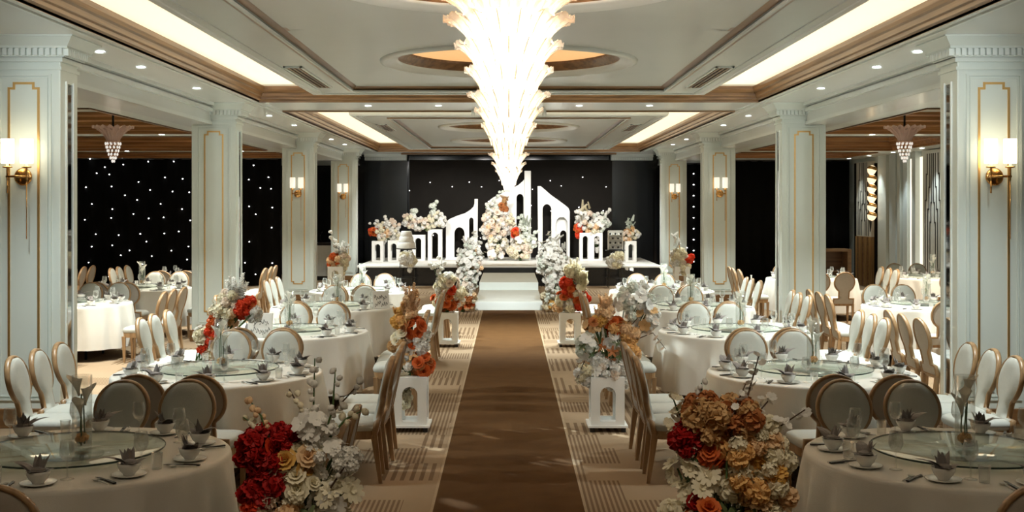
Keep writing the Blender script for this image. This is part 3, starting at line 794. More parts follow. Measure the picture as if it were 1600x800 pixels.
sp = MB().tube([(0,-.08,.005),(0,.03,.008)], .004, 6).lathe([(.001,-.004),(.014,.0),(.019,.006)], 14, (0,.045,.004))
spoon_me = sp.mesh('spoon', M_CHINA)
def napkin_mesh(seed):
    rr = random.Random(seed); mb = MB()
    def leaf(ang, tilt, L, W, cup=.3):
        vs = []; fs = []; rows = 6
        for i in range(rows+1):
            t = i/rows; wv = W*math.sin(PI*min(.98, .18+.80*t))*(1-.15*t)
            bend = tilt*(.5+.6*t); rad_ = .008+L*t*math.sin(bend); z = .022+L*t*math.cos(bend)
            for u in (-1, 0, 1):
                cx, cy = rad_+(0 if u else -cup*wv), u*wv
                vs.append((cx*math.cos(ang)-cy*math.sin(ang), cx*math.sin(ang)+cy*math.cos(ang), z))
        for i in range(rows):
            for k in range(2): fs.append((i*3+k, i*3+k+1, i*3+k+4, i*3+k+3))
        mb.add(vs, fs, False)
    for k in range(5): leaf(-.7+k*.35+rr.uniform(-.1,.1), .10+abs(k-2)*.17, .105+rr.uniform(-.02,.01), .020)
    leaf(PI*.5, .98, .145, .038, .7); leaf(PI*.62, .75, .10, .030, .5); leaf(-PI*.5, .95, .085, .034, .5); leaf(PI, .95, .075, .04, .4)
    mb.lathe([(.012,.018),(.030,.03),(.040,.045),(.034,.062),(.001,.07)], 9, smooth=False)
    return mb.mesh('napkin', M_NAP)
NAPS = [napkin_mesh(i) for i in range(3)]
# vase with calla lilies
vase_me = MB().lathe([(.001,.0),(.052,.0),(.054,.004),(.054,.40),(.051,.40),(.051,.012),(.001,.012)], 28).mesh('glass_tube', M_VASE)
M_LILY = mat('lily_white', (.82,.80,.72), .5, var=.05, trans=.25)
M_AMBER = mat('petal_amber', rgb(226,150,70), .6, var=.2, scale=30, trans=.2)
def calla(mb):
    vs = []; fs = []; n = 12; rows = 6
    for i in range(rows+1):
        t = i/rows; r = .006+.030*t**1.6
        for k in range(n):
            a = 2*PI*k/n; lift = .025*t*max(0, math.cos(a))**2*1.6
            vs.append((r*math.cos(a)*(1+.35*t*max(0, math.cos(a))), r*math.sin(a), .09*t+lift))
    for i in range(rows):
        for k in range(n): fs.append((i*n+k, i*n+(k+1) % n, (i+1)*n+(k+1) % n, (i+1)*n+k))
    return mb.add(vs, fs, True)
calla_me = calla(MB()).mesh('calla_lily', M_LILY)
lstem_me = MB().tube([(0,0,.02),(.004,.003,.15),(0,0,.30)], .004, 6).mesh('stem', M_STEM)

SEATS = []
for k, q in ((-1, 'left'), (1, 'right')):
    SEATS.append((k*.225, -1.19, 0.0, 'near side %s seat' % q)); SEATS.append((k*.225, 1.23, PI, 'stage side %s seat' % q))
for k, q in ((-1, 'front'), (0, 'middle'), (1, 'back')):
    SEATS.append((-1.19, k*.49, -PI/2, 'left side %s seat' % q)); SEATS.append((1.19, k*.49, PI/2, 'right side %s seat' % q))
def top_thing(name, me, loc, rz, label, cat, group, sc=1.0):
    if not vis(*loc, 25, 25): return None
    o = link(name, me, None, loc, (0,0,rz)); o.scale = (sc, sc, sc)
    return tag(o, label, cat, group)
def banquet(x, y, ph, idx, skip=(), settings=True, vase=True):
    rr = random.Random(idx*17+3)
    g = ph
    tb = thing('round_table', 'round table under white linen, %s' % ph, 'table', (x, y, 0), 0, 'round banquet tables')
    link('tabletop', ttop_me, tb)
    for k in range(4): link('leg', tleg_me, tb, (.5*math.cos(PI/4+k*PI/2), .5*math.sin(PI/4+k*PI/2), 0))
    tag(link('tablecloth', CLOTHS[idx % 4], None, (x, y, 0), (0,0,rr.uniform(0,6))), 'white floor length cloth on the %s' % ph, 'tablecloth', 'white tablecloths')
    for i, (dx, dy, rz, sn) in enumerate(SEATS):
        if sn in skip: continue
        place_chair(x+dx+rr.uniform(-.015,.015), y+dy+rr.uniform(-.02,.02), rz+rr.uniform(-.05,.05), 'gold framed round back chair, %s of %s' % (sn, ph), 'round back banquet chairs')
    zt = .7725
    ls = thing('turntable', 'round glass turntable on the %s' % ph, 'turntable', (x, y, zt), 0, 'glass turntables')
    link('swivel_base', gbase_me, ls); link('glass_disc', gl_me, ls, (0,0,.028)); link('glass_edge', grim_me, ls, (0,0,.028))
    if vase:
        vx, vy = x+rr.uniform(-.04,.06), y+rr.uniform(-.05,.1)
        v = thing('lily_vase', 'clear glass tube vase of white lilies on the %s' % ph, 'vase', (vx, vy, zt+.0435), rr.uniform(0,6), 'lily vases on the tables')
        link('glass_tube', vase_me, v)
        for k in range(3):
            a = k*2.1+rr.uniform(-.3,.3); stm = link('stem', lstem_me, v, (.014*math.cos(a), .014*math.sin(a), 0), (.03*math.sin(a), .03*math.cos(a), 0)); stm.scale = (1,1,.62+.18*k)
            link('calla_lily', calla_me, v, (.018*math.cos(a), .018*math.sin(a), .30*(.62+.18*k)-.01), (.12*math.sin(a+1), .18, a))
        link('amber_petals', FL[('ruffle', 'amber')], v, (0,0,.05)).scale = (.04,.04,.035)
    if not settings: return
    # ten settings evenly round the rim
    angs = {}; ns = 1.08
    for (dx, dy, rz, sn) in SEATS: angs[sn] = math.atan2(dy, dx)
    order = sorted(SEATS, key=lambda q: angs[q[3]])
    base = angs[order[0][3]]
    for i, (dx, dy, rz, sn) in enumerate(order):
        a = base+.05+2*PI*i/10
        def at(r, off, z=zt): return (x+r*math.cos(a)-off*math.sin(a), y+r*math.sin(a)+off*math.cos(a), z)
        top_thing('side_plate', plate_me, at(.70, .0), 0, 'white side plate at %s of %s' % (sn, ph), 'plate', 'white side plates')
        top_thing('rice_bowl', bowl_me, at(.70, .0, zt+.0085), 0, 'white bowl under napkin at %s of %s' % (sn, ph), 'bowl', 'white bowls')
        top_thing('napkin', NAPS[i % 3], at(.70, .0, zt+.014), a+PI+rr.uniform(-.7,.7), 'folded grey napkin at %s of %s' % (sn, ph), 'napkin', 'folded napkins', ns)
        top_thing('wine_glass', wg_me, at(.60, .115), 0, 'stemmed wine glass at %s of %s' % (sn, ph), 'wine glass', 'wine glasses')
        if i % 2: top_thing('tumbler', tum_me, at(.635, .185), 0, 'small water tumbler at %s of %s' % (sn, ph), 'glass', 'water tumblers')
        top_thing('knife', knife_me, at(.72, -.135), a+PI/2+rr.uniform(-.2,.2), 'dark knife at %s of %s' % (sn, ph), 'knife', 'dark knives')
        top_thing('spoon', spoon_me, at(.73, -.165), a+PI/2+rr.uniform(-.2,.2), 'white spoon at %s of %s' % (sn, ph), 'spoon', 'white spoons')

# ================================================================== FLOWERS
PAL = {'white': rgb(242,239,230), 'cream': rgb(244,231,206), 'blush': rgb(241,222,206), 'peach': rgb(244,205,162), 'orange': rgb(214,106,44),
       'coral': rgb(226,74,36), 'red': rgb(176,18,14), 'amber': rgb(238,192,126), 'rust': rgb(188,120,68), 'yellow': rgb(226,180,96), 'tan': rgb(212,174,122), 'ice': rgb(226,232,222), 'green': rgb(96,110,70)}
def petal(mb, ang, tilt, L, W, cup, base=(0,0,0), r0=.02, rows=2):
    vs = []; fs = []
    ca, sa = math.cos(ang), math.sin(ang)
    for i in range(rows+1):
        t = i/rows; wv = W*math.sin(PI*(.18+.62*t))
        b = tilt+cup*t
        r = r0+L*t*math.sin(b); z = L*t*math.cos(b)
        for u in (-1, 1):
            x, y = r-abs(u)*wv*.15, u*wv
            vs.append((base[0]+x*ca-y*sa, base[1]+x*sa+y*ca, base[2]+z))
    for i in range(rows): fs.append((i*2, i*2+1, i*2+3, i*2+2))
    mb.add(vs, fs, True)
def on_sphere(mb, n, fn, seed, squash=1.0, low=-.55):
    rr = random.Random(seed)
    for i in range(n):
        z = 1-(1-low)*(i+.5)/n; a = i*2.39996+rr.uniform(-.3,.3); r = math.sqrt(max(0, 1-z*z))
        nv = Vector((r*math.cos(a), r*math.sin(a), z*squash)).normalized()
        sub = MB(); fn(sub, rr)
        q = nv.to_track_quat('Z', 'Y').to_matrix() @ Matrix.Rotation(rr.uniform(0,6.28), 3, 'Z')
        c = nv*.62
        mb.add([q @ Vector(v)+c for v in sub.v], sub.f, True)
def flower_mesh(kind):
    mb = MB(); rr = random.Random(hash(kind) % 97 if False else len(kind))
    if kind == 'rose':
        for ring, (n, tilt, L, W, cup) in enumerate(((6, .95, 1.0, .58, .35), (5, .65, .85, .50, .2), (5, .38, .72, .38, .05), (4, .15, .62, .25, -.1))):
            for k in range(n): petal(mb, 2*PI*k/n+ring*.5+rr.uniform(-.1,.1), tilt, L, W, cup, r0=.06, rows=3)
    elif kind == 'ruffle':
        on_sphere(mb, 34, lambda m, r: [petal(m, k*PI+r.uniform(-.4,.4), r.uniform(.1,.7), .42, .30, r.uniform(0,.8)) for k in range(2)], 4)
        mb.lathe([(.01,-.6),(.45,-.45),(.62,0),(.45,.45),(.01,.6)], 8)
    elif kind == 'cluster':
        on_sphere(mb, 16, lambda m, r: [petal(m, k*2*PI/5, .95, .34, .19, .3, r0=.02, rows=1) for k in range(5)], 5)
        mb.lathe([(.01,-.55),(.4,-.4),(.55,0),(.4,.4),(.01,.55)], 7)
    elif kind == 'daisy':
        for k in range(11): petal(mb, 2*PI*k/11, 1.25, 1.0, .27, .1+.1*(k % 2), r0=.1)
        for k in range(6): petal(mb, 2*PI*k/6, .5, .4, .2, .3, r0=.04, rows=1)
    elif kind == 'spike':
        for i in range(46):
            t = i/46; a = i*2.4; z = -1.0+2.6*t
            petal(mb, a, .9-.4*t, .50*(1-.55*t), .22*(1-.4*t), .5, (0,0,z), r0=.08)
            petal(mb, a+.8, 1.2-.4*t, .42*(1-.55*t), .20*(1-.4*t), .5, (0,0,z), r0=.08)
    elif kind == 'frond':
        for i in range(120):
            t = i/120; a = i*2.4; z = -1+2.6*t; q = math.sin(PI*(.15+.8*t))
            petal(mb, a, .75, .62*q, .10, .5, (0,0,z), r0=.02, rows=1)
            petal(mb, a+1, 1.1, .55*q, .09, .5, (0,0,z), r0=.02, rows=1)
    elif kind == 'leaf':
        for k in range(5): petal(mb, 2*PI*k/5, .8, 1.0, .22, .5, r0=.03)
    elif kind == 'blossom':
        for k in range(5): petal(mb, 2*PI*k/5, 1.0, 1.0, .55, .25, r0=.05, rows=2)
        mb.lathe([(.16,.0),(.1,.16),(.01,.2)], 6)
    elif kind == 'bud':
        mb.lathe([(.01,-.9),(.5,-.55),(.75,0),(.5,.6),(.01,1.0)], 8)
        for k in range(3): petal(mb, 2.1*k, .35, 1.0, .5, .2, (0,0,-.4), r0=.2, rows=1)
    return mb
class FLD(dict):
    def __missing__(s, key):
        kind, colr = key
        m = mat('petal_'+colr+('_glossless' if colr == 'amber' else ''), PAL[colr], .65, var=.22, scale=28, trans=.22)
        me = flower_mesh(kind).mesh(kind+'_flower', m); s[key] = me; return me
FL = FLD()
NAMES = {'rose': 'rose_bloom', 'ruffle': 'ruffled_bloom', 'cluster': 'floret_cluster', 'daisy': 'daisy_bloom', 'spike': 'flower_spike', 'frond': 'feather_frond', 'leaf': 'leaf_tuft', 'blossom': 'blossom', 'bud': 'bud'}
def arrangement(name, label, d, root, blobs, branches=(), group=None, cat='flowers', seed=1, depth=1.0, low=None):
    """blobs: (px, py, radius_m, n, head_radius_m, [(kind, colour), ...]) ; root: world point the stems gather at"""
    rr = random.Random(seed)
    t = thing(name, label, cat, root, 0, group)
    R0 = Vector(root); stems = MB()
    for (px, py, rad, n, hr, kinds) in blobs:
        c = Vector(P(px, py, d))
        for i in range(n):
            a = i*2.39996+rr.uniform(-.5,.5); zz = 1-2*(i+.5)/n; rxy = math.sqrt(1-zz*zz)
            nv = Vector((rxy*math.cos(a), rxy*math.sin(a), zz))
            p = c+Vector((nv.x*rad, nv.y*rad*depth, nv.z*rad))*rr.uniform(.55, 1.0)
            kd, cl = kinds[rr.randrange(len(kinds))]
            if low is not None: p.z = max(p.z, low+hr*rr.uniform(1, 1.6))
            up = (nv+Vector((0, -.35, .35))).normalized()
            if kd in ('spike', 'frond'): up = (Vector((nv.x*.4, nv.y*.3, 1))).normalized()
            o = link(NAMES[kd], FL[(kd, cl)], t, p-R0)
            o.rotation_mode = 'QUATERNION'
            o.rotation_quaternion = up.to_track_quat('Z', 'Y') @ Euler((0,0,rr.uniform(0,6.28))).to_quaternion()
            sc = hr*rr.uniform(.75, 1.2); o.scale = (sc, sc, sc)
        mid = (c+R0)/2+Vector((rr.uniform(-.03,.03), 0, 0))-R0
        for k in range(4):
            q = c-R0+Vector((rr.uniform(-1,1)*rad*.6, rr.uniform(-1,1)*rad*.5, rr.uniform(-.2,.7)*rad))
            stems.tube([(rr.uniform(-.03,.03), rr.uniform(-.03,.03), -.02), mid, q], .005, 5)
    stems.build('stems', M_STEM, t)
    for (pts, n, hr, kd, cl, tw) in branches:
        ws = [Vector(P(px, py, d+dd))-R0 for (px, py, dd) in pts]
        path = []
        for i in range(len(ws)-1):
            for k in range(4): path.append(ws[i].lerp(ws[i+1], k/4))
        path.append(ws[-1])
        b = MB().tube(path, [.006*(1-.6*i/len(path)) for i in range(len(path))], 5).build('branch', M_TWIG if tw else M_STEM, t)
        for i in range(n):
            u = .15+.85*(i+.5)/n; f = u*(len(path)-1); j = min(int(f), len(path)-2)
            p = path[j].lerp(path[j+1], f-j)+Vector((rr.uniform(-1,1), rr.uniform(-1,1), rr.uniform(-.6,.8)))*hr*1.1
            o = link(NAMES[kd], FL[(kd, cl)], b, p)
            o.rotation_euler = (rr.uniform(-1,1), rr.uniform(-1,1), rr.uniform(0,6)); sc = hr*rr.uniform(.8,1.25); o.scale = (sc,)*3
    return t

# ---- white arch pedestals
def pedestal(x, y, z, w, dpt, h, label, casters=True, name='arch_pedestal', group='white arched pedestals', rz=0, arches=1):
    t = thing(name, label, 'pedestal', (x, y, z), rz, group)
    b0 = .055 if casters else 0
    if casters:
        for sx in (-1, 1):
            for sy in (-1, 1): MB().box(-.022,.022,-.025,.025,0,.05).build('caster', M_DARK, t, (sx*(w/2-.01), sy*(dpt/2-.01), 0), bevel=.008)
        MB().box(-w/2-.03, w/2+.03, -dpt/2-.03, dpt/2+.03, .045, .065).build('base_plate', M_WHITE, t)
        b0 = .065
    th = .018
    def panel(width):
        o = [(-width/2, b0), (width/2, b0), (width/2, h), (-width/2, h)]
        n = arches; hs = []
        for k in range(n):
            cw = width/n; hs.append(arch(-width/2+cw*(k+.5), cw*.46, b0+.035, h-.07))
        return o, hs
    o, hs = panel(w); 
    plate('front_panel', o, hs, th, M_WHITE, t, (0, -dpt/2+th/2, 0)); plate('rear_panel', o, hs, th, M_WHITE, t, (0, dpt/2-th/2, 0))
    n_, arches_ = 1, 1
    o2 = [(-dpt/2+th, b0), (dpt/2-th, b0), (dpt/2-th, h), (-dpt/2+th, h)]; h2 = [arch(0, dpt*.5, b0+.035, h-.07)]
    for s in (-1, 1): plate('side_panel', o2, h2, th, M_WHITE, t, (s*(w/2-th/2), 0, 0), (0,0,PI/2))
    MB().box(-w/2, w/2, -dpt/2, dpt/2, h, h+.02).build('top_plate', M_WHITE, t)
    return t

# ================================================================== MAIN CHANDELIER
def leaf_mesh(R, r0, dz, n, m, name, wide=1.0):
    """curved glass leaf: root at radius r0, tip at radius R curling outwards, rise dz"""
    mb = MB(); vs = []; fs = []; rows = 8
    Wd = wide*PI*R/n*1.05
    for i in range(rows+1):
        t = i/rows
        r = r0+(R-r0)*(t**1.9); z = -dz*(1-t)+(-.10*dz*max(0, t-.85)/.15*t)
        wv = Wd*(.45+.75*t-.25*t*t)*(1 if t < .9 else .75)
        scal = 1+.10*(i % 2)
        for u in (-1, -.5, 0, .5, 1):
            bulge = .12*wv*(1-u*u)
            vs.append((r+bulge, u*wv*scal, z-(.14*dz*abs(u)**2*t)))
    for i in range(rows):
        for k in range(4): fs.append((i*5+k, i*5+k+1, i*5+k+6, i*5+k+5))
    mb.add(vs, fs, True)
    return mb.mesh(name, m)
YC = 8.8; K = YC/F
ch = thing('crystal_chandelier', 'huge glowing tiered glass leaf chandelier over the aisle', 'chandelier', (0, YC, 0))
TI = [(-18, 110), (20, 102), (60, 85), (99, 69), (140, 65), (164, 54), (188, 43), (214, 26), (236, 32), (250, 27), (262, 21), (272, 14)]
core = []
for i, (py, hw) in enumerate(TI):
    z = H+(VY-py)*K; R = hw*K
    n = 16 if i < 5 else (14 if i < 8 else 10)
    dz = .30 if i < 4 else (.22 if i < 8 else .13)
    r0 = R*.52
    me = leaf_mesh(R, r0, dz, n, M_LEAFG, 'glass_leaf')
    ve = MB().tube([(r0+(R-r0)*(t**1.9)+.02, 0, -dz*(1-t)) for t in (.15, .35, .55, .75, .9)], [.004, .007, .008, .007, .003], 5).mesh('leaf_vein', M_LEAFV)
    for k in range(n):
        a = 2*PI*(k+.5*(i % 2))/n
        lf = link('glass_leaf', me, ch, (0,0,z), (0, 0, a))
        if i < 8: link('leaf_vein', ve, lf)
    core.append((r0*.9, z-dz*.6))
core.append((.004, H+(VY-291)*K))
MB().lathe(core, 24).build('light_core', M_CORE, ch)
bead_me = MB().lathe([(.001,-.012),(.011,0),(.001,.012)], 8).mesh('crystal_drop', M_LEAFG)
for k in range(14):
    py = 262+k*2; r = max(.004, (292-py)*K*.62)
    for j in range(7): link('crystal_drop', bead_me, ch, (r*math.cos(j*.9+k), r*math.sin(j*.9+k), H+(VY-py)*K))
MB().tube([(0,0,3.85),(0,0,3.99)], .03, 10).build('stem', M_BRASS, ch)
MB().lathe([(.25,3.994),(.25,3.97),(.05,3.94),(.01,3.94)], 32).build('ceiling_rose', M_BRASS, ch)

# wing chandeliers
for s, nm in ((-1, 'left'), (1, 'right')):
    c = thing('trumpet_chandelier', 'small unlit rose glass trumpet chandelier in the %s wing' % nm, 'chandelier', (s*6.15, 18.4, 0), 0, 'trumpet chandeliers')
    MB().tube([(0,0,3.35),(0,0,3.82)], .018, 8).build('stem', M_DARK, c)
    MB().lathe([(.001,3.70),(.16,3.70),(.16,3.74),(.05,3.78),(.001,3.8)], 24).build('ceiling_rose', M_DARK, c)
    me = leaf_mesh(.31, .09, .30, 18, M_ROSEGL, 'glass_leaf', 1.1)
    for k in range(18): link('glass_leaf', me, c, (0,0,3.44), (0,0,2*PI*k/18))
    me2 = leaf_mesh(.24, .08, .26, 14, M_ROSEGL, 'glass_leaf', 1.1)
    for k in range(14): link('glass_leaf', me2, c, (0,0,3.40), (0,0,2*PI*(k+.5)/14))
    bd2 = MB().lathe([(.001,-.028),(.013,-.01),(.013,.01),(.001,.024)], 8).mesh('crystal_drop', M_CRYB)
    for q, (r, z, n) in enumerate(((.115, 3.13, 12), (.10, 3.075, 11), (.085, 3.02, 9), (.07, 2.965, 8), (.045, 2.91, 6), (.02, 2.86, 3))):
        for k in range(n): link('crystal_drop', bd2, c, (r*math.cos(2*PI*k/n), r*math.sin(2*PI*k/n), z))
        MB().lathe([(r-.006, .03), (r+.004, .03), (r+.004, .036), (r-.006, .036)], 20, (0,0,z)).build('hoop', M_BRASS, c)

# ================================================================== TABLES AND CHAIRS
ORD = ['front', 'second', 'third', 'fourth', 'fifth']
TY = [6.56, 9.86, 13.1, 16.35, 19.5]
for i, y in enumerate(TY):
    banquet(-2.42, y, '%s table left of aisle' % ORD[i], i)
    banquet(2.52, y, '%s table right of aisle' % ORD[i], i+5)
# beyond the pillars
for j, (x, y, ph) in enumerate([(-6.3, 17.0, 'nearest left wing table'), (-6.25, 20.1, 'second left wing table'), (-6.2, 23.4, 'third left wing table'), (-9.9, 23.4, 'outermost left wing table'),
                                (5.85, 13.1, 'table behind first right pillar'), (5.8, 16.5, 'nearest right wing table'), (5.85, 22.9, 'farther right wing table'), (8.3, 23.2, 'right wing table by wall')]):
    banquet(x, y, ph, 10+j, skip=tuple('%s side %s seat' % (a_, q) for a_ in ('left', 'right') for q in ('front','middle','back')) if 'by wall' in ph else ())

# ================================================================== AISLE FLOWERS
W_, C_ = 'white', 'cream'
for (s, y, q) in ((-1, 5.1, 'nearest'), (1, 5.1, 'nearest'), (-1, 11.45, 'middle'), (1, 11.45, 'middle'), (-1, 18.3, 'farthest'), (1, 18.3, 'farthest')):
    nm = 'left' if s < 0 else 'right'
    pedestal(s*.945, y, 0, .32, .32, .50, '%s white arched pedestal on casters, %s edge of the aisle' % (q, nm), rz=0)
GR = 'aisle flower arrangements'
arrangement('flower_arrangement', 'foreground bouquet with red ruffles and white branches left of aisle', 5.1, (-.945, 5.1, .52), [
    (402, 700, .075, 12, .050, [('ruffle','red'),('ruffle','red'),('rose','coral')]), (440, 690, .06, 8, .045, [('ruffle','red')]), (425, 735, .085, 12, .052, [('ruffle','red'),('ruffle','red')]),
    (400, 770, .06, 8, .05, [('ruffle','coral'),('ruffle','red')]), (455, 722, .07, 8, .055, [('rose','yellow'),('rose',C_)]), (480, 712, .06, 6, .055, [('rose',C_),('rose','peach')]),
    (430, 790, .09, 14, .05, [('daisy',W_),('cluster',C_),('ruffle','blush')]), (490, 670, .09, 16, .042, [('daisy',W_),('blossom',W_),('cluster',W_)]),
    (515, 715, .10, 18, .04, [('cluster',W_),('blossom',W_),('daisy',W_)]), (545, 720, .05, 8, .04, [('cluster',W_)]), (470, 760, .10, 16, .05, [('rose',C_),('daisy',W_),('cluster',C_)]),
    (525, 770, .09, 14, .05, [('daisy',W_),('cluster',C_),('daisy',C_)]), (440, 840, .16, 22, .06, [('rose',C_),('ruffle','peach'),('leaf','green'),('ruffle','red')]), (500, 840, .16, 22, .06, [('daisy',W_),('ruffle',C_),('leaf','green')]),
    ], [([(485, 720, 0), (490, 640, 0), (492, 560, .05)], 14, .020, 'bud', W_, False), ([(490, 710, 0), (515, 650, .05), (562, 598, .08)], 12, .020, 'bud', W_, True),
        ([(500, 700, 0), (520, 640, -.05), (524, 578, -.05)], 10, .018, 'bud', W_, False), ([(478, 700, 0), (470, 640, 0), (452, 608, .05)], 7, .018, 'bud', C_, True),
        ([(510, 690, 0), (540, 655, 0), (568, 640, .03)], 8, .02, 'bud', C_, False), ([(420, 690, 0), (408, 650, 0), (388, 622, .03)], 9, .018, 'bud', 'peach', False),
        ([(430, 690, 0), (400, 665, .02), (380, 652, .03)], 7, .02, 'bud', C_, False), ([(505, 780, -.05), (528, 745, -.08), (543, 722, -.08)], 3, .014, 'bud', W_, True)], GR, seed=2)
arrangement('flower_arrangement', 'foreground bouquet with rust ruffles and cherry branches right of aisle', 5.1, (.945, 5.1, .52), [
    (1070, 688, .055, 9, .045, [('ruffle','red')]), (1082, 668, .04, 5, .04, [('ruffle','red')]), (1098, 645, .075, 10, .055, [('ruffle','rust'),('ruffle','tan'),('ruffle','amber')]), (1110, 668, .07, 10, .05, [('ruffle','tan'),('ruffle','amber')]),
    (1155, 655, .08, 12, .055, [('ruffle','rust'),('ruffle','tan')]), (1110, 705, .05, 6, .06, [('rose','orange')]), (1070, 695, .03, 3, .045, [('daisy',C_)]), (1066, 735, .06, 7, .05, [('daisy',C_),('blossom',C_)]),
    (1110, 742, .06, 7, .05, [('blossom',C_),('daisy',C_)]), (1085, 770, .07, 10, .05, [('rose','red'),('daisy',C_),('rose',C_)]), (1150, 705, .08, 12, .05, [('ruffle','amber'),('ruffle','tan'),('cluster',C_)]),
    (1190, 690, .075, 12, .05, [('ruffle',C_),('ruffle','peach')]), (1205, 725, .09, 14, .055, [('ruffle',C_),('ruffle','yellow'),('cluster',C_)]), (1160, 750, .10, 16, .055, [('ruffle','amber'),('ruffle',C_),('ruffle','tan')]),
    (1200, 775, .09, 12, .055, [('ruffle',C_),('ruffle','peach')]), (1090, 830, .16, 22, .06, [('ruffle',C_),('rose','orange'),('leaf','green')]), (1170, 840, .17, 24, .06, [('ruffle',C_),('ruffle','amber'),('leaf','green')]),
    ], [([(1150, 700, 0), (1165, 630, 0), (1186, 555, .05)], 16, .020, 'blossom', W_, True), ([(1160, 690, 0), (1180, 650, .05), (1204, 622, .08)], 12, .022, 'blossom', W_, True),
        ([(1170, 710, 0), (1205, 675, 0), (1258, 640, -.03)], 14, .024, 'blossom', W_, True), ([(1085, 680, 0), (1060, 645, .03), (1048, 612, .05)], 12, .026, 'blossom', C_, False),
        ([(1070, 690, 0), (1050, 670, .03), (1042, 655, .05)], 8, .026, 'blossom', C_, False), ([(1095, 660, 0), (1098, 630, 0), (1096, 598, .03)], 9, .018, 'bud', W_, False),
        ([(1140, 720, -.04), (1148, 640, -.05), (1165, 600, 0)], 10, .018, 'blossom', W_, True)], GR, seed=4)
arrangement('flower_arrangement', 'tall peach and rust rose arrangement on the middle left aisle pedestal', 11.45, (-.945, 11.45, .525), [
    (642, 464, 0.054, 12, 0.054, [('spike','peach'),('cluster','peach')]), (641, 477, 0.065, 13, 0.060, [('spike','peach'),('cluster','peach')]), (639, 490, 0.070, 13, 0.060, [('cluster','peach'),('spike','peach'),('cluster','yellow')]), (624, 490, 0.049, 9, 0.054, [('cluster','yellow'),('spike','yellow')]), (625, 504, 0.065, 12, 0.054, [('ruffle','yellow'),('ruffle','amber')]), (644, 512, 0.097, 14, 0.066, [('rose','rust'),('rose','orange'),('ruffle','rust')]),
    (628, 532, 0.108, 16, 0.060, [('rose',C_),('rose','blush'),('ruffle','tan')]), (655, 540, 0.097, 14, 0.060, [('cluster',W_),('blossom',W_)]), (640, 548, 0.086, 13, 0.054, [('rose','tan'),('rose',W_),('rose','orange')]),
    (660, 570, 0.119, 21, 0.058, [('rose','orange'),('rose','orange'),('rose','rust'),('cluster','rust')]), (625, 570, 0.119, 20, 0.060, [('cluster',W_),('daisy',C_)]), (636, 596, 0.059, 10, 0.054, [('cluster',W_)]), (636, 618, 0.049, 9, 0.048, [('cluster',C_)]), (634, 632, 0.032, 5, 0.042, [('cluster',C_)]),
    (640, 560, 0.130, 10, 0.072, [('leaf','green'),('leaf','tan')]), (615, 590, 0.054, 6, 0.060, [('cluster','cream'),('leaf','tan')])],
    [([(650, 560, 0), (668, 530, 0), (674, 515, .03)], 7, .028, 'blossom', W_, False)], GR, seed=5)
arrangement('flower_arrangement', 'tall white blossom and amber arrangement on the middle right aisle pedestal', 11.45, (.945, 11.45, .525), [
    (946, 474, 0.054, 12, 0.054, [('spike','peach'),('cluster','peach')]), (945, 487, 0.076, 14, 0.060, [('spike','peach'),('cluster','peach')]), (937, 500, 0.076, 13, 0.060, [('cluster','peach'),('spike','peach'),('cluster','yellow')]), (962, 510, 0.086, 13, 0.066, [('ruffle','orange'),('rose','orange'),('ruffle','amber')]), (978, 522, 0.086, 13, 0.066, [('ruffle','amber'),('ruffle','peach')]),
    (983, 550, 0.086, 13, 0.066, [('ruffle','amber'),('ruffle','peach')]), (955, 528, 0.076, 9, 0.066, [('rose',W_),('daisy',W_)]), (925, 508, 0.076, 10, 0.054, [('rose','rust'),('blossom','tan')]), (915, 540, 0.108, 16, 0.060, [('cluster','ice'),('leaf','green'),('blossom',W_)]),
    (945, 580, 0.151, 29, 0.062, [('cluster',W_),('ruffle','blush'),('ruffle',W_),('daisy',W_)]), (918, 588, 0.097, 14, 0.060, [('cluster',W_),('ruffle',C_)]), (972, 588, 0.097, 14, 0.060, [('cluster',W_),('ruffle',W_)]), (990, 470, 0.173, 31, 0.060, [('cluster',W_),('blossom',W_),('cluster','ice')]),
    (1012, 500, 0.130, 20, 0.054, [('blossom','blush'),('cluster',W_),('blossom','tan')]), (960, 545, 0.130, 13, 0.072, [('leaf','green'),('leaf','rust')]), (968, 565, 0.065, 8, 0.066, [('rose',W_)])],
    [([(960, 540, 0), (1010, 480, 0), (1008, 440, .05)], 12, .04, 'cluster', W_, True), ([(970, 540, 0), (1020, 520, 0), (1040, 545, .05)], 8, .03, 'blossom', 'blush', True), ([(935, 570, 0), (915, 560, 0), (902, 590, -.05)], 8, .035, 'blossom', W_, True)], GR, seed=6)
arrangement('flower_arrangement', 'cream and orange rose arrangement on the farthest left aisle pedestal', 18.3, (-.945, 18.3, .525), [
    (700, 440, .16, 18, .075, [('ruffle',C_),('rose','blush'),('cluster',W_)]), (690, 448, .12, 10, .07, [('rose',C_),('cluster',W_)]), (706, 455, .08, 6, .07, [('rose','coral')]), (690, 470, .14, 14, .075, [('rose','orange'),('rose','rust'),('rose',C_)]), (703, 470, .13, 12, .075, [('rose','orange'),('cluster',W_),('rose','orange')]), (717, 462, .11, 10, .07, [('cluster',W_),('ruffle',C_)]), (704, 490, .06, 6, .05, [('cluster',W_)]), (706, 500, .04, 4, .045, [('cluster',W_)])],
    [([(690, 450, 0), (680, 425, 0), (675, 410, .05)], 7, .05, 'cluster', W_, False), ([(692, 450, 0), (690, 425, 0), (690, 405, .05)], 8, .045, 'cluster', W_, False)], GR, seed=7)
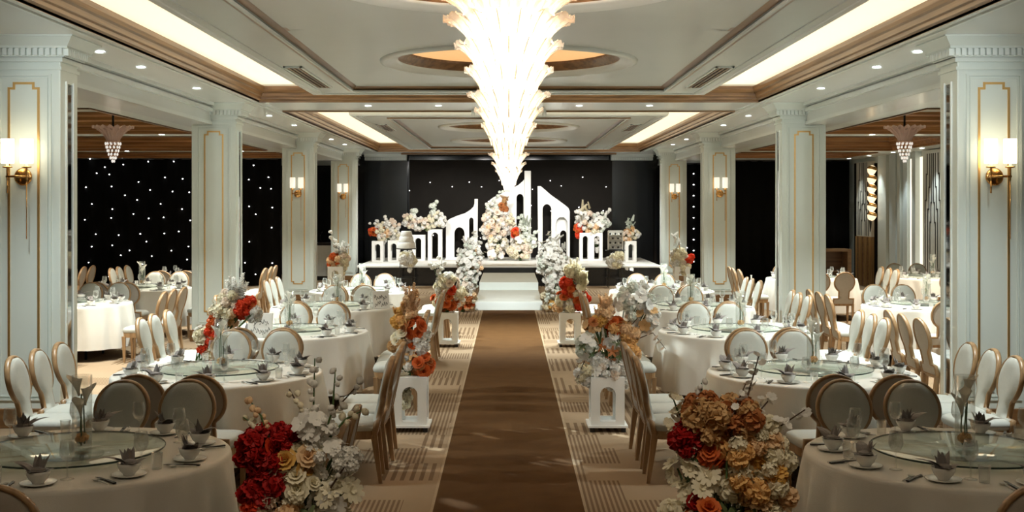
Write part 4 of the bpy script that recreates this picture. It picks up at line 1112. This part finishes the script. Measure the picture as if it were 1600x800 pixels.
arrangement('flower_arrangement', 'cream spike and vivid orange arrangement on the farthest right aisle pedestal', 18.3, (.945, 18.3, .525), [
    (896, 422, .10, 9, .09, [('spike',C_),('ruffle',C_)]), (908, 437, .12, 12, .08, [('spike',C_),('cluster',C_)]), (885, 442, .08, 7, .08, [('rose','coral'),('ruffle','coral')]), (890, 455, .09, 8, .08, [('ruffle','coral'),('rose','orange')]), (902, 455, .10, 10, .07, [('cluster',C_),('blossom',C_)]),
    (880, 468, .11, 10, .07, [('rose','orange'),('rose',C_)]), (907, 468, .12, 13, .075, [('rose','orange'),('ruffle','coral'),('cluster',C_)]), (890, 478, .10, 10, .07, [('daisy',W_),('ruffle',C_)]), (872, 480, .07, 7, .06, [('rose','peach'),('leaf','tan')]), (890, 500, .04, 4, .05, [('cluster','peach')])],
    [], GR, seed=8)
SPR = lambda pts: [([(a, b, 0), ((a+c)/2, (b+e)/2, 0), (c, e, 0)], 7, .05, 'spike' if k % 2 else 'blossom', 'white', False) for k, (a, b, c, e) in enumerate(pts)]
arrangement('floral_pillar', 'tall white flower pillar with orange foot at the left of the steps', 24.2, (-.95, 24.2, .0), [
    (738, 380, .12, 22, .055, [('cluster',W_),('blossom',W_)]), (736, 394, .20, 38, .06, [('cluster',W_),('blossom',W_),('cluster','ice')]), (733, 410, .27, 60, .062, [('cluster',W_),('blossom',W_),('cluster','ice'),('daisy',W_)]), (731, 428, .27, 56, .062, [('cluster',W_),('cluster','ice'),('blossom',W_)]),
    (731, 446, .23, 40, .062, [('cluster',W_),('blossom','blush'),('cluster','ice')]), (731, 464, .22, 36, .066, [('rose','orange'),('ruffle','rust'),('cluster','peach'),('cluster',C_)]), (729, 477, .16, 20, .07, [('rose','orange'),('cluster','peach'),('rose','orange')]), (746, 416, .10, 8, .06, [('ruffle','peach'),('cluster','blush')]), (742, 392, .08, 6, .05, [('ruffle','peach')])],
    SPR([(738, 385, 740, 364), (735, 390, 727, 372), (742, 390, 750, 378), (730, 405, 716, 390), (745, 405, 756, 396), (728, 420, 713, 412)]), 'floral pillars by the steps', seed=9, low=.0)
arrangement('floral_pillar', 'tall white flower pillar with yellow foot at the right of the steps', 24.2, (.98, 24.2, .0), [
    (862, 382, .13, 24, .055, [('cluster',W_),('blossom',W_)]), (861, 396, .25, 48, .06, [('cluster',W_),('blossom',W_),('daisy',W_)]), (863, 412, .32, 72, .062, [('cluster',W_),('cluster','ice'),('blossom',W_),('daisy',W_)]), (867, 430, .28, 56, .062, [('cluster',W_),('cluster','ice'),('blossom',W_)]),
    (866, 448, .24, 42, .062, [('cluster',W_),('cluster','ice'),('ruffle',W_)]), (862, 465, .20, 32, .062, [('cluster','ice'),('ruffle',C_),('cluster',W_)]), (859, 478, .14, 18, .066, [('ruffle','yellow'),('cluster',C_)])],
    SPR([(862, 385, 858, 364), (866, 388, 874, 368), (855, 390, 843, 378), (870, 395, 884, 384), (855, 410, 840, 402), (875, 410, 888, 402), (850, 425, 840, 424)]), 'floral pillars by the steps', seed=10, low=.0)
# side stands by the fourth pillars
for s, q in ((-1, 'left'), (1, 'right')):
    pedestal(s*4.08, 28.0, 0, .36, .36, .72, 'slim white arched pedestal beside the %s end of the stage' % q, arches=1)
arrangement('flower_arrangement', 'orange and white flowers with tall sprays, left end of the stage', 28.0, (-4.08, 28.0, .745), [
    (523, 408, .18, 16, .09, [('ruffle','orange'),('rose','orange'),('ruffle','peach')]), (537, 405, .16, 14, .09, [('ruffle',C_),('cluster','blush')]), (533, 420, .14, 12, .08, [('rose',W_),('cluster',C_)]), (532, 390, .14, 12, .08, [('cluster',W_),('spike',W_)])],
    [([(530, 410, 0), (524, 385, 0), (517, 364, .1)], 10, .06, 'cluster', W_, False), ([(532, 410, 0), (542, 390, 0), (548, 382, 0)], 7, .06, 'blossom', W_, False)], 'stage end arrangements', seed=11)
arrangement('flower_arrangement', 'blush and white flowers with one coral bloom, right end of the stage', 28.0, (4.08, 28.0, .745), [
    (1062, 402, .20, 20, .09, [('ruffle','blush'),('cluster',W_),('ruffle',C_)]), (1066, 418, .16, 14, .09, [('ruffle',C_),('cluster','blush')]), (1078, 405, .08, 6, .09, [('rose','coral'),('ruffle','coral')]), (1055, 412, .12, 10, .08, [('cluster',W_)])],
    [([(1060, 405, 0), (1056, 385, 0), (1058, 368, 0)], 9, .06, 'spike', W_, False)], 'stage end arrangements', seed=12)
# red and cream bouquet between the second and third tables on the left
pedestal(-3.1, 11.72, 0, .30, .30, .50, 'white arched pedestal between the second and third left tables')
arrangement('flower_arrangement', 'cream and coral red bouquet sloping up between left tables', 11.72, (-3.1, 11.72, .525), [
    (371, 457, .09, 9, .075, [('spike',W_)]), (360, 470, .11, 13, .065, [('ruffle',C_),('ruffle','blush')]), (348, 490, .10, 12, .06, [('ruffle',C_),('cluster',C_)]), (377, 482, .08, 12, .055, [('ruffle','coral'),('ruffle','coral')]), (390, 473, .05, 6, .05, [('ruffle','coral'),('cluster','orange')]),
    (360, 494, .08, 9, .06, [('spike','amber'),('ruffle','peach')]), (332, 505, .05, 5, .06, [('ruffle','orange')]), (329, 522, .07, 8, .06, [('ruffle','coral'),('ruffle','orange')]), (318, 525, .08, 9, .06, [('rose',W_),('ruffle',C_)]), (318, 545, .06, 7, .05, [('cluster','orange'),('ruffle','coral')]), (333, 545, .08, 9, .06, [('ruffle',C_),('spike','yellow')]), (345, 525, .09, 8, .06, [('leaf','tan'),('cluster',W_)]), (395, 490, .06, 7, .06, [('ruffle',W_)])],
    [([(345, 500, 0), (335, 485, 0), (333, 472, 0)], 6, .03, 'blossom', W_, False)], GR, seed=13)

# ================================================================== STAGE SET
DS = 36.0
def px_outline(pts, d, x0): return [((px-VX)*d/F-x0, max(.0, H+(VY-py)*d/F-.55)) for px, py in pts]
def px_arch(xa, xb, ytop, d, x0, point=.25):
    a, b = (xa-VX)*d/F-x0, (xb-VX)*d/F-x0; zt = H+(VY-ytop)*d/F-.55
    return arch((a+b)/2, b-a, .06, zt, 16, point)
def screen(name, label, outl, arches, y, th=.16):
    x0 = (sum(p[0] for p in outl)/len(outl)-VX)*y/F
    t = thing(name, label, 'arch screen', (x0, y, .551), 0, 'white arch screens on the stage')
    plate('arch_panel', px_outline(outl, y, x0), [px_arch(*a, y, x0) for a in arches], th, M_WHITE, t)
    MB().box(-.55, .55, -.22, .22, 0, .03).build('foot_plate', M_WHITE, t)
    return t, x0
screen('arch_screen', 'left white arch screen with a sloping top on the stage', [(697,406),(697,349),(699,345),(703,342),(715,337),(727,333),(735,328),(740,323),(741.6,318),(741.6,311),(746.6,311),(746,406)], [(710,726,355),(733,740,340)], 36.0)
t, x0 = screen('arch_screen', 'tallest white arch screen with an upright post at stage centre', [(762,406),(762,318),(765,313),(770,309),(782,303),(797,296),(810,289),(817,283),(820,279),(820,406)], [(807,818,303),(776,797,345)], 36.2)
MB().box((819.5-VX)*36/F-x0, (829.5-VX)*36/F-x0, -.22, .10, 0, H+(VY-267)*36/F-.55).build('upright_post', M_WHITE, t, bevel=.01)
t, x0 = screen('arch_screen', 'right white arch screen sloping down from its inner corner', [(841,406),(840,291),(845,291),(852,297),(861,305),(871,312),(882,320),(888,325),(890,330),(890,406)], [(847.5,861.5,319),(868,887,339)], 35.9)
plate('inner_arch', px_outline([(867,406),(867,352),(869,346),(873,341),(878,339),(884,342),(887,350),(888,406)], 36.15, x0), [px_arch(875, 885, 360, 36.15, x0)], .12, M_WHITE, t, (0, .25, 0))
arrangement('stage_flowers', 'large blush and white flower mass left of stage centre', 35.2, (-.4, 35.2, .56), [
    (772, 340, 0.380, 60, 0.094, [('ruffle','blush'),('cluster',W_),('rose','blush'),('cluster',C_)]), (766, 358, 0.300, 42, 0.094, [('ruffle','blush'),('cluster',W_),('cluster','peach')]), (785, 352, 0.300, 39, 0.094, [('ruffle','blush'),('cluster',W_),('rose',C_)]), (778, 380, 0.320, 51, 0.094, [('cluster',C_),('cluster',W_)]), (775, 395, 0.300, 39, 0.094, [('blossom',W_),('cluster','blush')]),
    (768, 325, 0.200, 21, 0.086, [('cluster','ice'),('cluster',W_)]), (784, 326, 0.160, 15, 0.094, [('rose','rust'),('ruffle','rust')]), (795, 345, 0.200, 18, 0.094, [('cluster',C_)])],
    [([(780, 330, 0), (788, 318, 0), (795, 312, 0)], 7, .10, 'frond', 'tan', True), ([(770, 330, 0), (775, 310, 0), (788, 298, 0)], 8, .07, 'cluster', 'ice', False)], 'stage flower masses', seed=14, low=.56)
arrangement('stage_flowers', 'white feathery flower mass with coral blooms right of stage centre', 35.0, (.35, 35.0, .56), [
    (815, 392, 0.320, 51, 0.094, [('cluster',C_),('cluster','blush')]), (812, 378, 0.260, 33, 0.094, [('blossom',W_),('cluster',C_)]), (806, 364, 0.140, 14, 0.094, [('rose','coral'),('ruffle','orange')]), (818, 362, 0.220, 27, 0.086, [('cluster','ice'),('spike','ice')]), (822, 348, 0.160, 18, 0.086, [('spike','ice')]), (828, 378, 0.200, 21, 0.078, [('cluster','ice'),('blossom',W_)]), (800, 392, 0.200, 18, 0.086, [('cluster',C_)])],
    [([(820, 370, 0), (816, 350, 0), (814, 334, 0)], 9, .08, 'cluster', 'ice', False), ([(822, 385, 0), (834, 372, 0), (838, 360, 0)], 8, .07, 'cluster', 'ice', False)], 'stage flower masses', seed=15, low=.56)
# stage pedestals
for (px, d, wv, h, n, lab) in ((591, 34.6, .34, .58, 1, 'leftmost slim white arched pedestal on the stage'), (616, 34.6, .34, .60, 1, 'second slim white arched pedestal from the left on stage'),
                               (654, 35.3, .40, .74, 1, 'shorter white arched pedestal behind the cake'), (680, 35.5, .42, .90, 1, 'taller white arched pedestal left of the arch screens'),
                               (923, 35.3, .68, .80, 2, 'wide double arched white pedestal right of the arch screens'), (985, 34.6, .32, .58, 1, 'rightmost slim white arched pedestal on the stage')):
    pedestal((px-VX)*d/F, d, .551, wv, .36, h, lab, casters=False, group='stage pedestals', arches=n)
arrangement('stage_flowers', 'orange and white flowers on the leftmost stage pedestals', 34.6, ((603-VX)*34.6/F, 34.6, 1.16), [
    (585, 362, 0.140, 13, 0.080, [('rose','orange'),('ruffle','coral')]), (596, 358, 0.240, 31, 0.080, [('cluster',C_),('cluster',W_)]), (597, 372, 0.160, 17, 0.080, [('cluster',C_),('ruffle','blush'),('cluster',W_)]), (614, 355, 0.220, 28, 0.080, [('cluster',W_),('ruffle','blush'),('cluster',W_)]), (617, 368, 0.200, 22, 0.080, [('cluster',W_),('cluster',C_)]), (605, 362, 0.140, 11, 0.080, [('rose','peach')]), (621, 375, 0.100, 11, 0.064, [('cluster',W_)])],
    [([(596, 355, 0), (591, 345, 0), (580, 352, 0)], 7, .06, 'cluster', W_, False), ([(596, 355, 0), (602, 345, 0), (604, 338, 0)], 6, .06, 'cluster', W_, False)], 'stage pedestal flowers', seed=16)
arrangement('stage_flowers', 'blush flowers with a round leafed spray above the cake', 35.3, ((667-VX)*35.3/F, 35.3, 1.46), [
    (640, 345, 0.220, 25, 0.080, [('ruffle','blush'),('cluster',W_),('cluster',C_)]), (655, 350, 0.240, 25, 0.080, [('ruffle','blush'),('cluster',W_),('cluster',W_)]), (668, 350, 0.200, 20, 0.080, [('cluster','blush'),('cluster',C_)]), (682, 342, 0.240, 31, 0.080, [('cluster',W_),('cluster',C_)]), (690, 345, 0.160, 14, 0.080, [('blossom',W_)])],
    [([(645, 345, 0), (648, 335, 0), (643, 328, 0)], 9, .09, 'cluster', 'ice', False), ([(680, 345, 0), (678, 330, 0), (684, 318, 0)], 9, .10, 'cluster', 'ice', False)], 'stage pedestal flowers', seed=17)
arrangement('stage_flowers', 'white and peach flowers with a coral trail on the double pedestal', 35.3, ((923-VX)*35.3/F, 35.3, 1.38), [
    (915, 345, 0.300, 39, 0.088, [('cluster',W_),('ruffle','blush'),('cluster',W_),('spike',W_)]), (938, 348, 0.300, 39, 0.088, [('cluster',W_),('cluster','ice'),('blossom',W_)]), (926, 358, 0.240, 25, 0.088, [('ruffle','peach'),('cluster',C_),('cluster',W_)]), (904, 355, 0.130, 13, 0.080, [('rose','coral'),('ruffle','orange')]), (905, 366, 0.100, 10, 0.072, [('ruffle','coral')]), (933, 375, 0.120, 13, 0.072, [('cluster',W_)]), (934, 390, 0.070, 8, 0.056, [('cluster',W_)])],
    [([(915, 345, 0), (915, 330, 0), (917, 318, 0)], 6, .10, 'spike', C_, False), ([(912, 345, 0), (902, 335, 0), (904, 327, 0)], 5, .08, 'bud', W_, False), ([(940, 345, 0), (948, 335, 0), (950, 327, 0)], 5, .08, 'bud', W_, False)], 'stage pedestal flowers', seed=18)
arrangement('stage_flowers', 'peach flowers with two pale spires on the rightmost stage pedestal', 34.6, ((985-VX)*34.6/F, 34.6, 1.16), [
    (980, 368, 0.200, 22, 0.080, [('ruffle','peach'),('cluster','blush'),('rose','peach')]), (992, 366, 0.160, 17, 0.080, [('cluster',C_),('cluster',W_)]), (986, 360, 0.120, 11, 0.072, [('rose','peach'),('ruffle','tan')])],
    [([(983, 362, 0), (983, 350, 0), (983, 342, 0)], 5, .07, 'spike', 'ice', False), ([(986, 362, 0), (987, 350, 0), (987, 342, 0)], 5, .07, 'spike', 'ice', False)], 'stage pedestal flowers', seed=19)
# cake on a thin round table before the stage
def wire_table(x, y, z, r, label):
    t = thing('wire_table', label, 'table', (x, y, 0), 0, 'thin black wire tables')
    MB().lathe([(.001,z-.02),(r,z-.02),(r+.01,z-.01),(r,z),(.001,z)], 32).build('top', M_DARK, t)
    for k in range(4):
        a = PI/4+k*PI/2; MB().tube([(r*.75*math.cos(a), r*.75*math.sin(a), z-.02), (r*1.05*math.cos(a), r*1.05*math.sin(a), 0)], .009, 6).build('leg', M_DARK, t)
    MB().lathe([(r*.97-.006,.25),(r*.97+.006,.25),(r*.97+.006,.262),(r*.97-.006,.262)], 32).build('foot_ring', M_DARK, t)
wire_table(-2.73, 31.55, 1.04, .26, 'thin black wire table carrying the wedding cake')
wire_table(2.84, 31.55, 1.0, .26, 'thin black wire table carrying the white tiered rack')
c = thing('wedding_cake', 'white three tiered wedding cake on a thin table left of the steps', 'cake', (-2.73, 31.55, 1.041))
for nm, r0, r1, z0, z1 in (('bottom_tier', .25, .23, 0, .16), ('middle_tier', .20, .18, .16, .32), ('top_tier', .16, .14, .32, .46)):
    MB().lathe([(.001,z0),(r0,z0),(r0+.004,z0+.015),(r1,z1-.015),(r1-.012,z1),(.001,z1)], 32).build(nm, M_WHITE, c)
    MB().lathe([(r0+.002,z0),(r0+.012,z0+.008),(r0+.004,z0+.02)], 32).build('icing_bead', M_CHINA, c)
r = thing('sweet_rack', 'white tiered display rack with rows of treats right of the steps', 'rack', (2.84, 31.55, 1.001))
MB().box(-.19, .19, .05, .075, 0, .52).build('rear_board', M_WHITE, r)
for s in (-1, 1): MB().box(s*.19-.012, s*.19+.012, -.08, .075, 0, .50).build('side_board', M_WHITE, r)
for k in range(4):
    z = .03+k*.12; MB().box(-.18, .18, -.09, .05, z, z+.012).build('shelf', M_WHITE, r)
    for j in range(5): MB().lathe([(.001,0),(.018,0),(.026,.03),(.014,.05),(.001,.055)], 10).build('treat', M_DARK if (j+k) % 2 else M_CHINA, r, (-.14+j*.07, -.03, z+.0125))
arrangement('hanging_flowers', 'white flower garland hanging under the cake table', 31.2, (-2.73, 31.2, .98), [(638, 404, .18, 20, .10, [('cluster',W_),('ruffle',C_)]), (631, 405, .12, 9, .09, [('cluster',W_)]), (640, 412, .10, 8, .08, [('cluster',W_)]), (640, 422, .05, 4, .06, [('cluster',W_)])], [], 'garlands under the wire tables', seed=20)
arrangement('hanging_flowers', 'white flower garland hanging under the tiered rack table', 31.2, (2.84, 31.2, .94), [(962, 407, .18, 20, .10, [('cluster',W_),('ruffle',C_)]), (955, 410, .14, 9, .09, [('cluster',W_)]), (968, 402, .12, 9, .09, [('ruffle',C_)])], [([(965, 405, 0), (975, 418, 0), (990, 422, 0)], 7, .05, 'blossom', W_, False)], 'garlands under the wire tables', seed=21)

# ================================================================== SMALL THINGS
def sign(x, y, z, rz, tilt, wv, h, label, seed):
    rr = random.Random(seed)
    t = thing('script_card', label, 'sign', (x, y, z), rz, 'white cards with dark script')
    b = MB().box(-wv/2, wv/2, -.01, .01, 0, h).build('board', M_PLAST, t, (0,0,0), (-tilt,0,0), bevel=.006)
    for row in range(2):
        xx = -wv*.38
        while xx < wv*.36:
            q = rr.uniform(.015, .03); zz = h*(.62-.36*row)+rr.uniform(-.02,.02)
            MB().tube([(xx,-.013,zz-.02),(xx+q*.4,-.013,zz+.025),(xx+q,-.013,zz-.005)], .004, 5).build('script_stroke', M_DARK, b)
            xx += q+.008
    MB().tube([(0,.012,h*.7),(0,.16,.0)], .006, 6).build('prop', M_DARK, t)
sign(-1.72, 16.0, .7735, .5, .2, .24, .24, 'small white card with dark script on fourth left table edge', 1)
sign(-2.62, 12.45, .7735, 0, .2, .26, .26, 'small white card with dark script on third left table edge', 2)
b = thing('wine_bottle', 'dark wine bottle with white neck on a right wing chair seat', 'bottle', (4.72, 23.05, .493))
MB().lathe([(.001,0),(.037,0),(.038,.01),(.038,.19),(.03,.215),(.015,.24)], 18).build('body', M_DARK, b)
MB().lathe([(.015,.24),(.0145,.31),(.016,.312),(.016,.325),(.001,.326)], 14).build('foil_neck', M_PLAST, b)
